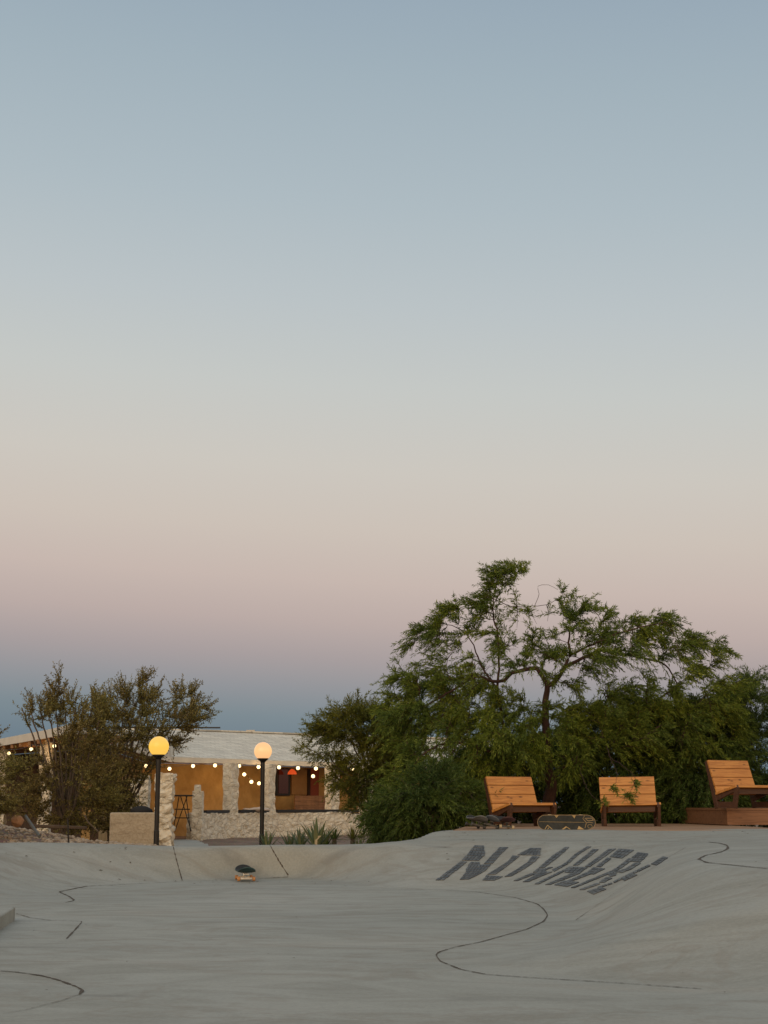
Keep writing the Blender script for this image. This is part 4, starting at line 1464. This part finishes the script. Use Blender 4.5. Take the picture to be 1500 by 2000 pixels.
def grow(name, label, cat, Yc, skeleton, regions, leaf_m, bark_m, origin, group=None, spray_len=(.5, 1.1), leaf_len=(.05, .11), leaf_w=.013,
         droop=.25, arch=.22, upward=0.0, per_spray=5, leaf_step=.02, spread=.75, twig_r=.006, rad_w=.55, wild=.45, gaps=(), reps=2, centre=None):
    """skeleton: list of (pixel polyline with optional depth offset, r0, r1); regions: (polygon px, n, half depth, edge px per metre)"""
    curves = []
    nodes = []
    for pl, r0, r1 in skeleton:
        w = np.array([P(p[0], p[1], Yc + (p[2] if len(p) > 2 else 0)) for p in pl])
        w = smooth_poly(w, .08)
        w[1:-1] += rng.normal(scale=.006, size=w[1:-1].shape)
        curves.append((w, r0, r1))
        nodes.append(w[len(w) // 5:])
    nodes = np.vstack(nodes)
    LP, LD = [], []
    twigs = []
    tips = []
    scl = []
    for poly, n, half, lean, *sc_ in regions:
        q = poly_sample(poly, n)
        for gp in gaps:
            q = q[~inside(q[:, 0], q[:, 1], np.array(gp, float))]
        n = len(q)
        de = seg_dist(q[:, 0], q[:, 1], np.array(poly, float), True)
        hw = np.minimum(half, de / 100.0 * 1.4 + .15)
        dep = rng.uniform(-1, 1, n) * hw + lean
        for (x, y), dd in zip(q, dep):
            tips.append(P(x, y, Yc + dd)); scl.append(sc_[0] if sc_ else 1.0)
    tips = np.array(tips)
    # closest to the skeleton first
    d0 = np.array([np.min(np.sum((nodes - t_) ** 2, 1)) for t_ in tips])
    order = np.argsort(d0)
    cen = tips.mean(0) if centre is None else P(centre[0], centre[1], Yc)
    for k in order:
        T_ = tips[k]
        dd = np.sum((nodes - T_) ** 2, 1) + np.where(nodes[:, 2] > T_[2] + .5, 1.5, 0)
        a = nodes[np.argmin(dd)]
        ln_ = np.linalg.norm(T_ - a)
        mid = (a + T_) / 2 + np.array([0, 0, arch * ln_]) + rng.normal(scale=.05 * ln_ + .01, size=3)
        ts = np.linspace(0, 1, max(4, int(ln_ / .10)))[:, None]
        cv = (1 - ts) ** 2 * a + 2 * ts * (1 - ts) * mid + ts ** 2 * T_
        cv = cv + rng.normal(scale=.006, size=cv.shape)
        twigs.append((cv, twig_r + .005 * ln_, twig_r * .5))
        nodes = np.vstack([nodes, cv[1::3]])
        out = T_ - a
        out = out / (np.linalg.norm(out) + 1e-9)
        rad = T_ - cen; rad[2] *= .5; rad /= np.linalg.norm(rad) + 1e-9
        for s_ in range(per_spray):
            u = rng.uniform(.25 if scl[k] == 1.0 else .93, 1.0)
            st = cv[int(u * (len(cv) - 1))]
            dv = out * .5 + rad * rad_w + rng.normal(scale=wild, size=3) + np.array([0, 0, upward])
            dv /= np.linalg.norm(dv)
            sl = rng.uniform(*spray_len) * (.55 + .45 * u) * .55 * scl[k]
            m_ = max(3, int(sl / leaf_step))
            tt = np.linspace(0, 1, m_)[:, None]
            sp_ = st + dv * sl * tt + np.array([0, 0, -droop * sl]) * tt ** 2
            if s_ < 3:
                twigs.append((sp_[::max(1, m_ // 4)], twig_r * .6, twig_r * .25))
            tang = dv + np.array([0, 0, -2 * droop]) * tt
            for rep in range(reps):
                LP.append(sp_ + rng.normal(scale=.008, size=sp_.shape))
                LD.append(tang * .75 + rng.normal(scale=spread * .62, size=sp_.shape))
    LPn = np.vstack(LP); LDn = np.vstack(LD)
    n = len(LPn)
    root = empty(name, tuple(origin))
    o_ = np.array(origin, float)
    curves = [(c - o_, a, b) for c, a, b in curves]
    twigs = [(c - o_, a, b) for c, a, b in twigs if len(c) > 1]
    tr = tubes('trunk', curves, bark_m, root, 8)
    tubes('twigs', twigs, bark_m, root, 3)
    leaves('crown', LPn - o_, LDn, rng.uniform(leaf_len[0], leaf_len[1], n), np.full(n, leaf_w) * rng.uniform(.7, 1.3, n), leaf_m, root)
    tag(root, label, cat, group)
    print(name, 'tips', len(tips), 'leaves', n)
    return root


YT = 28.6
trunk_sk = [([(1069, 1600), (1071, 1570), (1078, 1535), (1071, 1500), (1067, 1450), (1066, 1400), (1065, 1370), (1069, 1340)], .125, .050),
            ([(1069, 1340), (1060, 1322), (1048, 1307), (1020, 1310), (1000, 1314), (985, 1328), (960, 1330, -.2), (930, 1322, -.4), (880, 1350, -.6), (830, 1380, -.8)], .042, .012),
            ([(1069, 1340), (1090, 1325), (1104, 1300), (1113, 1280), (1111, 1255), (1114, 1225)], .045, .012),
            ([(1104, 1302), (1140, 1285, .2), (1180, 1270, .3), (1215, 1278, .4), (1260, 1285, .5), (1300, 1300, .5), (1325, 1340, .4)], .034, .012),
            ([(1113, 1280), (1150, 1262, -.3), (1200, 1240, -.5), (1250, 1225, -.6), (1300, 1215, -.6)], .024, .006),
            ([(985, 1470, .2), (980, 1400, .1), (972, 1350), (975, 1290), (972, 1240), (963, 1200), (965, 1160), (975, 1130), (1000, 1112)], .035, .006),
            ([(972, 1345), (940, 1300, .3), (925, 1260, .4), (900, 1230, .5), (860, 1215, .5)], .02, .005),
            ([(1066, 1452), (1030, 1420, .3), (985, 1400, .4)], .03, .016),
            ([(1075, 1520), (1130, 1480, .3), (1200, 1430, .5), (1260, 1380, .6), (1310, 1350, .5)], .05, .016),
            ([(1075, 1530), (1030, 1500, -.5), (960, 1470, -1.0), (880, 1450, -1.4), (820, 1480, -1.8), (790, 1540, -2.0)], .045, .010),
            ([(965, 1170), (1000, 1184), (1040, 1184, -.1), (1075, 1178, -.1), (1100, 1160, -.1)], .008, .004),
            ([(1044, 1184), (1052, 1160), (1050, 1145), (1070, 1142), (1090, 1152)], .005, .003)]
upper = [(735, 1352), (772, 1325), (772, 1275), (815, 1245), (822, 1222), (850, 1212), (868, 1190), (905, 1172), (945, 1158), (955, 1112), (978, 1122), (990, 1104), (1012, 1106), (1036, 1122),
         (1026, 1150), (1010, 1185), (1020, 1205), (1050, 1205), (1070, 1190), (1090, 1152), (1130, 1168), (1172, 1166), (1192, 1200), (1240, 1210), (1290, 1192), (1330, 1210), (1310, 1226), (1345, 1242),
         (1412, 1246), (1428, 1275), (1405, 1300), (1450, 1330), (1440, 1380), (1380, 1400), (1250, 1400), (1100, 1400), (950, 1420), (800, 1440), (745, 1400)]
fork_gap = None
lower_l = [(760, 1390), (850, 1370), (1000, 1390), (1060, 1420), (1055, 1500), (985, 1520), (940, 1540), (935, 1590), (880, 1618), (810, 1648), (760, 1640), (715, 1600), (735, 1540), (770, 1480), (750, 1430)]
lower_r = [(1080, 1380), (1200, 1370), (1350, 1380), (1440, 1400), (1440, 1500), (1340, 1520), (1200, 1500), (1120, 1480), (1085, 1440)]
org = P(1069, 1600, YT)
org[2] = float(zd(org[0], YT))
topfringe = [(955, 1115), (990, 1104), (1036, 1122), (1030, 1150), (985, 1150), (960, 1160), (905, 1180), (870, 1195), (850, 1222), (822, 1230), (870, 1212), (945, 1175)]
right_fringe = [(1180, 1215), (1290, 1195), (1335, 1208), (1300, 1232), (1412, 1246), (1425, 1276), (1380, 1296), (1250, 1262)]
tree_gaps = [[(985, 1320), (1000, 1316), (1048, 1312), (1064, 1345), (1055, 1362), (1010, 1350), (990, 1340)],
             [(1074, 1342), (1108, 1302), (1125, 1315), (1105, 1350), (1080, 1372)],
                          [(1056, 1535), (1092, 1535), (1090, 1600), (1052, 1600)],
             [(1028, 1150), (1090, 1150), (1080, 1200), (1030, 1202), (1012, 1185)],
             [(985, 1175), (1012, 1190), (1015, 1225), (980, 1225)],
             [(880, 1215), (920, 1212), (918, 1240), (885, 1238)],
             [(925, 1262), (968, 1262), (965, 1300), (930, 1295)],
             [(980, 1235), (1010, 1238), (1008, 1262), (982, 1262)],
             [(1268, 1328), (1300, 1330), (1296, 1362), (1262, 1360)],
             [(1318, 1345), (1350, 1340), (1372, 1372), (1340, 1385)],
             [(1200, 1306), (1245, 1310), (1235, 1328), (1202, 1322)],
             [(1130, 1205), (1180, 1205), (1185, 1222), (1132, 1222)],
             [(1385, 1300), (1420, 1312), (1410, 1335), (1385, 1325)]]
trunk_sk += [([(1180, 1440, .2), (1192, 1480, -1.6), (1205, 1512, -3.0), (1196, 1542, -3.45)], .008, .003),
             ([(1192, 1480, -1.6), (1222, 1500, -2.9), (1240, 1522, -3.4), (1225, 1556, -3.6)], .006, .003),
             ([(1130, 1500, -.5), (1150, 1545, -3.0), (1178, 1570, -3.6)], .006, .003)]
midband = [(790, 1330), (900, 1310), (985, 1345), (1050, 1365), (1090, 1375), (1200, 1330), (1300, 1350), (1400, 1360), (1420, 1430), (1200, 1440), (950, 1440), (780, 1430)]
sprigs = [([(1188, 1534), (1204, 1534), (1202, 1548), (1190, 1548)], 3, .05, -3.5, .28), ([(1236, 1524), (1250, 1524), (1248, 1542), (1238, 1542)], 3, .05, -3.5, .28),
          ([(1217, 1548), (1233, 1548), (1231, 1565), (1219, 1565)], 5, .05, -3.65, .3), ([(1168, 1560), (1190, 1560), (1186, 1576), (1168, 1574)], 3, .05, -3.65, .28)]
grow('mesquite_tree', 'big spreading feathery green tree with forked reddish trunk behind the benches', 'tree', YT, trunk_sk,
     [(upper, 690, 1.9, 0.0), (midband, 190, 1.6, -.2), ([(1000, 1430), (1060, 1420), (1130, 1430), (1140, 1500), (1080, 1512), (1000, 1500)], 80, .5, -.7), (topfringe, 26, .3, 0.0), (right_fringe, 34, .5, 0.0), (lower_l, 360, 1.5, -1.2), (lower_r, 240, 1.2, .2)] + sprigs,
     M_leaf_tree, M_bark_red, org, spray_len=(.35, .8), leaf_len=(.05, .105), leaf_w=.0145, droop=.34, per_spray=5, leaf_step=.019, spread=.62, rad_w=.8, wild=.36, upward=.0, gaps=tree_gaps, reps=2, arch=.15, centre=(1069, 1400))
# ---- shrubs behind the benches: separate plants
def shrub(name, label, Yc, poly, n, half, base_px, leaf_m, bark_m=M_twig, cat='shrub', stems=5, **kw):
    poly = np.array(poly, float)
    b = P(base_px[0], base_px[1], Yc)
    b[2] = float(zd(b[0], Yc)) if b[0] < .5 or Yc > 22.5 else b[2]
    bx = base_px[0]
    by = HOR + (CAMZ - b[2]) * FPX / Yc
    sk = []
    cx_, cy_ = poly.mean(0)
    top = poly[:, 1].min()
    for i in range(stems):
        tx = np.interp(i + .5 + rng.uniform(-.3, .3), [0, stems], [poly[:, 0].min() * .7 + cx_ * .3, poly[:, 0].max() * .7 + cx_ * .3])
        ty = cy_ * .55 + top * .45
        dz = rng.uniform(-half, half) * .6
        sk.append(([(bx + rng.uniform(-6, 6), by, 0), ((bx * .6 + tx * .4), by * .55 + ty * .45, dz * .5), (tx, ty, dz)], .028, .008))
    return grow(name, label, cat, Yc, sk, [(poly, n, half, 0.0)], leaf_m, bark_m, (b[0], Yc, b[2]), **kw)


shrub('acacia_shrub', 'dense dark green shrub behind the middle bench, right of the trunk', 29.5,
      [(1112, 1420), (1180, 1390), (1290, 1400), (1340, 1460), (1340, 1608), (1200, 1612), (1112, 1608)], 480, .9, (1200, 1612), M_leaf_dark,
      group='shrubs behind the benches', leaf_len=(.06, .13), leaf_w=.018, droop=.45, per_spray=5)
shrub('acacia_shrub', 'dense green shrub behind the platform, left of the highest bench', 29.2,
      [(1290, 1400), (1380, 1370), (1440, 1400), (1460, 1490), (1450, 1590), (1340, 1612), (1270, 1605)], 420, .9, (1370, 1610), M_leaf_dark,
      group='shrubs behind the benches', leaf_len=(.06, .13), leaf_w=.018, droop=.4, per_spray=5)
shrub('acacia_shrub', 'loose pale green shrub at the right edge behind the highest bench', 30.0,
      [(1400, 1400), (1412, 1350), (1440, 1360), (1455, 1322), (1482, 1332), (1500, 1345), (1560, 1330), (1620, 1400), (1620, 1600), (1480, 1600), (1420, 1500)], 430, .9, (1500, 1610), M_leaf_dark,
      group='shrubs behind the benches', leaf_len=(.06, .13), leaf_w=.014, droop=.15, upward=.25, per_spray=5)
shrub('acacia_shrub', 'dark green shrub hanging low over the left end of the deck', 25.6,
      [(760, 1540), (850, 1500), (930, 1530), (940, 1590), (900, 1616), (840, 1645), (770, 1650), (725, 1620)], 220, .8, (850, 1640), M_leaf_dark,
      group='shrubs behind the benches', leaf_len=(.06, .12), leaf_w=.014, droop=.3, per_spray=5)
shrub('acacia_shrub', 'shadowy green shrub filling the space behind the left bench and trunk', 30.2,
      [(880, 1480), (960, 1440), (1060, 1440), (1130, 1480), (1120, 1612), (1000, 1612), (880, 1612)], 340, .8, (1000, 1606), M_leaf_dark,
      group='shrubs behind the benches', leaf_len=(.06, .12), leaf_w=.015, droop=.3, per_spray=5)
# olive tree between cottage and big tree
YO = 31.0
o_sk = [([(735, 1640), (728, 1600), (720, 1560), (715, 1500), (700, 1450)], .05, .02),
        ([(728, 1600), (690, 1560), (660, 1520), (630, 1480), (600, 1460)], .03, .006),
        ([(720, 1560), (700, 1530, -.3), (660, 1500, -.4), (640, 1470, -.4)], .02, .006),
        ([(728, 1600), (755, 1550), (770, 1490), (775, 1430)], .03, .008),
        ([(730, 1600, -.3), (700, 1590, -.5), (675, 1585, -.6), (650, 1588, -.7)], .012, .005),
        ([(715, 1500), (680, 1440), (665, 1400)], .02, .006)]
oo = P(735, 1640, YO); oo[2] = float(zd(oo[0], YO))
grow('palo_verde_tree', 'yellowish olive green tree with twiggy stems covering the cottage roof end', 'tree', YO, o_sk,
     [([(604, 1430), (625, 1418), (645, 1400), (680, 1388), (705, 1386), (730, 1395), (790, 1408), (800, 1480), (780, 1540), (735, 1520), (705, 1462), (650, 1446), (615, 1438)], 330, 1.0, 0.0),
      ([(580, 1460), (610, 1455), (680, 1470), (740, 1520), (780, 1560), (760, 1620), (720, 1610), (690, 1540), (640, 1500), (600, 1490)], 60, .5, -.3, .6),
      ([(650, 1470), (720, 1480), (780, 1540), (765, 1600), (700, 1590), (655, 1540)], 80, .6, -.2, .7)],
     M_leaf_olive, M_twig, oo, leaf_len=(.05, .11), leaf_w=.014, droop=.1, upward=.15, per_spray=4, spread=.7)

# creosote bushes on the left
creo_gaps = [[(-5, 1440), (40, 1428), (112, 1418), (125, 1432), (118, 1468), (60, 1478), (-5, 1486)], [(6, 1395), (46, 1395), (46, 1440), (16, 1440)]]
shrub('creosote_bush', 'tall brownish creosote bush with the highest pointed tip, left of the yellow lamp', 25.2,
      [(50, 1395), (62, 1370), (90, 1362), (106, 1326), (117, 1318), (127, 1342), (140, 1346), (135, 1378), (160, 1370), (190, 1350), (200, 1370), (215, 1400), (230, 1480), (240, 1560), (210, 1610), (130, 1615),
       (60, 1600), (10, 1580), (0, 1500), (30, 1470), (60, 1430)], 430, .9, (130, 1640), M_leaf_creo, cat='bush', stems=10, group='creosote bushes', gaps=creo_gaps,
      leaf_len=(.025, .055), leaf_w=.0155, droop=-.05, upward=.42, per_spray=5, leaf_step=.016, spread=.8, spray_len=(.28, .62), arch=.04, rad_w=.55, wild=.42)
shrub('creosote_bush', 'wide creosote bush whose feathery top ends beside the yellow globe', 26.6,
      [(195, 1370), (220, 1345), (225, 1325), (262, 1335), (275, 1322), (300, 1322), (305, 1345), (330, 1340), (350, 1350), (380, 1345), (392, 1370), (412, 1385), (422, 1395), (400, 1412), (370, 1440), (345, 1470),
       (310, 1490), (280, 1520), (265, 1590), (225, 1625), (150, 1625), (150, 1500), (180, 1420)], 430, .9, (215, 1640), M_leaf_creo, cat='bush', stems=10, group='creosote bushes',
      leaf_len=(.025, .055), leaf_w=.0155, droop=-.05, upward=.42, per_spray=5, leaf_step=.016, spread=.8, spray_len=(.28, .62), arch=.04, rad_w=.55, wild=.42)
shrub('creosote_bush', 'creosote bush cut off by the left edge of the view', 21.6,
      [(-120, 1440), (-50, 1410), (-14, 1430), (-8, 1455), (-14, 1500), (0, 1540), (20, 1585), (-20, 1605), (-120, 1600)], 200, .7, (-40, 1625), M_leaf_creo, cat='bush', stems=6, group='creosote bushes', gaps=creo_gaps,
      leaf_len=(.025, .06), leaf_w=.016, droop=.0, upward=.5, per_spray=5, leaf_step=.018, spread=.9, spray_len=(.3, .6), arch=.02)


# agaves and yuccas
def rosette(name, label, px, py, Y, n, ln, wd, m, spread=.8, up=.9, cat='agave', stalk=0.0, group='spiky plants below the porch wall'):
    x = at(px, Y)
    z = max(float(zd(x, Y)), 0.0)
    root = empty(name, (x, Y, z))
    V, Fc = [], []
    for i in range(n):
        az = 2 * math.pi * (i * .382 % 1.0) + rng.uniform(-.2, .2)
        tilt = spread * (i + .5) / n * rng.uniform(.8, 1.15)
        l_ = ln * rng.uniform(.75, 1.1)
        seg = 5
        hx, hy = math.cos(az), math.sin(az)
        side = np.array([-hy, hx, 0])
        b0 = len(V)
        p = np.array([hx * .02, hy * .02, stalk])
        for k in range(seg + 1):
            t_ = k / seg
            a = tilt + t_ * t_ * .35
            w = wd * (math.sin(math.pi * min(1, .28 + t_ * .72)) ** .8 if t_ < 1 else 0.02) * .5
            nrm = np.array([-hx * math.cos(a), -hy * math.cos(a), math.sin(a)])
            V += [tuple(p - side * w), tuple(p + nrm * -w * .35), tuple(p + side * w)]
            p = p + np.array([hx * math.sin(a), hy * math.sin(a), math.cos(a)]) * l_ / seg
        for k in range(seg):
            q = b0 + 3 * k
            Fc += [(q, q + 1, q + 4, q + 3), (q + 1, q + 2, q + 5, q + 4)]
    mesh_np('leaf_rosette', V, Fc, m, root, smooth=False)
    if stalk:
        bm = bmesh.new(); add_cyl(bm, (0, 0, 0), (0, 0, stalk + .03), .05, .04, 8); bm_obj('stem', bm, M_twig, root)
    tag(root, label, cat, group)
    return root


Ms = M_agave
rosette('agave_plant', 'small agave right at the foot of the peach globe lamp', 527, 1645, 25.8, 20, .34, .035, Ms, 1.0)
rosette('agave_plant', 'blue green agave second from the peach globe lamp', 570, 1640, 29.5, 18, .38, .045, Ms, 1.1)
rosette('agave_plant', 'blue green agave touching the left side of the biggest agave', 590, 1638, 28.6, 20, .42, .045, Ms, 1.0)
big = rosette('agave_plant', 'biggest agave with broad upright leaves and one dead pale leaf', 622, 1652, 25.6, 20, .52, .075, Ms, .8)
bm = bmesh.new()
vs = [bm.verts.new(p) for p in ((-.02, -.10, .0), (.01, -.12, .02), (.01, -.16, .16), (.08, -.18, .23), (-.01, -.17, .22), (-.03, -.14, .12))]
bm.faces.new(vs)
o = bm_obj('dead_leaf', bm, m_simple('dead_leaf', (.55, .46, .30), None, 10, .8), big)
md = o.modifiers.new('thick', 'SOLIDIFY'); md.thickness = .006
rosette('yucca_plant', 'small yucca on a short stem just right of the biggest agave', 655, 1620, 29.5, 40, .30, .018, M_leaf_dark, 1.5, cat='yucca', stalk=.16)
rosette('yucca_plant', 'dark low yucca behind the biggest agave', 640, 1632, 28.0, 36, .34, .022, M_leaf_dark, 1.3, cat='yucca', stalk=.05)
rosette('yucca_plant', 'pale green yucca tuft in front of the wall end, farthest right on a stem', 690, 1622, 30.5, 44, .30, .016, M_leaf_olive, 1.6, cat='yucca', stalk=.14)
rosette('agave_plant', 'tiny low agave at the kerb left of the hanging shrub', 703, 1648, 25.5, 18, .20, .025, Ms, 1.3)

# ------------------------------------------------------------------ loose stones, litter and sticks
def blob_field(name, label, n, xr, yr, size, m, kind='stuff'):
    V, Fc = [], []
    ico = bmesh.new(); bmesh.ops.create_icosphere(ico, subdivisions=1, radius=1.0)
    iv = np.array([v.co[:] for v in ico.verts]); ifc = np.array([[v.index for v in f.verts] for f in ico.faces]); ico.free()
    xs = rng.uniform(*xr, n); ys = rng.uniform(*yr, n)
    ok = ~inside(xs, ys, bound * 1.0) | (seg_dist(xs, ys, bound, True) < .02)
    xs, ys = xs[ok], ys[ok]
    for k, (x, y) in enumerate(zip(xs, ys)):
        s = size * rng.uniform(.4, 1.0) ** 1.0 * np.array([rng.uniform(.8, 1.4), rng.uniform(.8, 1.3), rng.uniform(.5, .9)])
        v = iv * s * rng.uniform(.8, 1.2, iv.shape)
        a = rng.uniform(0, 6.28)
        vx = v[:, 0] * math.cos(a) - v[:, 1] * math.sin(a); vy = v[:, 0] * math.sin(a) + v[:, 1] * math.cos(a)
        V.append(np.column_stack([vx + x, vy + y, v[:, 2] + float(zd(x, y)) + s[2] * .3]))
        Fc.append(ifc + k * len(iv))
    o_ = mesh_np(name, np.vstack(V), np.vstack(Fc), m)
    tag(o_, label, 'gravel', kind=kind)


blob_field('gravel', 'loose pale stones strewn over the dirt under the bushes', 2600, (-7.5, -3.3), (19.2, 25.5), .042, m_simple('pale_gravel', (0.46, 0.38, 0.29), (0.2, 0.15, 0.11), 3, 0.95))
blob_field('dry_litter', 'small dry litter along the kerb below the agaves', 900, (-3.2, 1.0), (19.9, 27), .018, M_rock)


def rock(px, py, Y, w, h, label, m=M_rock):
    c = P(px, py, Y)
    bm = bmesh.new()
    bmesh.ops.create_icosphere(bm, subdivisions=3, radius=.5)
    for v in bm.verts:
        v.co = Vector((v.co.x * w, v.co.y * w, v.co.z * h)) + mnoise.noise_vector(v.co * 2.5 + Vector((px, 0, 0))) * w * .14
    o_ = bm_obj('boulder', bm, m, smooth=False)
    o_.location = tuple(c)
    tag(o_, label, 'rock')


rock(34, 1603, 22.0, .17, .17, 'orange tan boulder sitting on the dirt at the far left', m_simple('orange_stone', (.42, .23, .12), (.28, .14, .07), 6, .95))
bm = bmesh.new(); a = P(134, 1646, 20.4); add_cyl(bm, a, P(132, 1600, 20.4), .012, seg=8)
o = bm_obj('metal_stake', bm, M_black); tag(o, 'thin black metal stake standing at the edge of the concrete', 'stake')
bm = bmesh.new(); add_cyl(bm, P(50, 1594, 21.6), P(77, 1634, 20.6), .022, seg=8)
o = bm_obj('leaning_pipe', bm, m_simple('grey_pipe', (.10, .10, .09), None, 8, .6)); tag(o, 'grey pipe leaning down from the bush to the dirt', 'pipe')
bm = bmesh.new(); add_beam(bm, P(60, 1613, 24.4), P(168, 1617, 24.2), .10, .05)
o = bm_obj('timber_sleeper', bm, M_oldwood, bevel=.01); tag(o, 'old timber sleeper lying behind the metal stake', 'timber')
bm = bmesh.new()
prev = None
for q in ((165, 1592), (172, 1606), (184, 1617), (192, 1624)):
    w_ = P(q[0], q[1], 21.8)
    if prev is not None: add_cyl(bm, prev, w_, .012, .009, 6)
    prev = w_
o = bm_obj('dead_branch', bm, M_twig); tag(o, 'bare grey dead branch curving out of the bush to the dirt', 'branch')
# paved path through the gate
V = [(at(348, 27), 27.0), (at(430, 27), 27.0), (at(392, 44), 44.0), (at(345, 44), 44.0)]
pv, pf = [], []
for j in range(41):
    t_ = j / 40
    for i in range(7):
        u = i / 6
        x = (V[0][0] * (1 - t_) + V[3][0] * t_) * (1 - u) + (V[1][0] * (1 - t_) + V[2][0] * t_) * u
        y = 27 + 17 * t_
        pv.append((x, y, float(zd(x, y)) + .035))
for j in range(40):
    for i in range(6): a = j * 7 + i; pf.append((a, a + 1, a + 8, a + 7))
o = mesh_np('paved_path', pv, pf, MC, smooth=True)
tag(o, 'grey paved path leading through the gap to the porch', 'path', kind='structure')

# dry leaf bits blown on to the slab
lv, lf_ = [], []
for k in range(150):
    e = k % 3
    if e == 0: x, y = rng.uniform(-4.5, .3), rng.uniform(17.5, 19.4)
    elif e == 1: x, y = rng.uniform(.6, 5.0), rng.uniform(18.5, 21.3)
    else: x, y = rng.uniform(-3.5, 3.0), rng.uniform(7.5, 18)
    a = rng.uniform(0, 6.28); L_ = rng.uniform(.008, .028) * (1 if e < 2 else .5); w_ = L_ * rng.uniform(.3, .6)
    c_, s_ = math.cos(a), math.sin(a)
    b0 = len(lv)
    for u, v, h in ((-1, 0, 0), (0, -1, .3), (1, 0, .1), (0, 1, .3)):
        X_ = x + u * L_ * c_ - v * w_ * s_; Y_ = y + u * L_ * s_ + v * w_ * c_
        lv.append((X_, Y_, float(zc(X_, Y_)) + .005 + h * w_))
    lf_.append((b0, b0 + 1, b0 + 2, b0 + 3))
o = mesh_np('leaf_litter', lv, lf_, m_simple('dry_leaf_bits', (.10, .07, .04), (.05, .035, .02), 10, .9))
tag(o, 'tiny dry leaf bits scattered over the concrete', 'litter', kind='stuff')
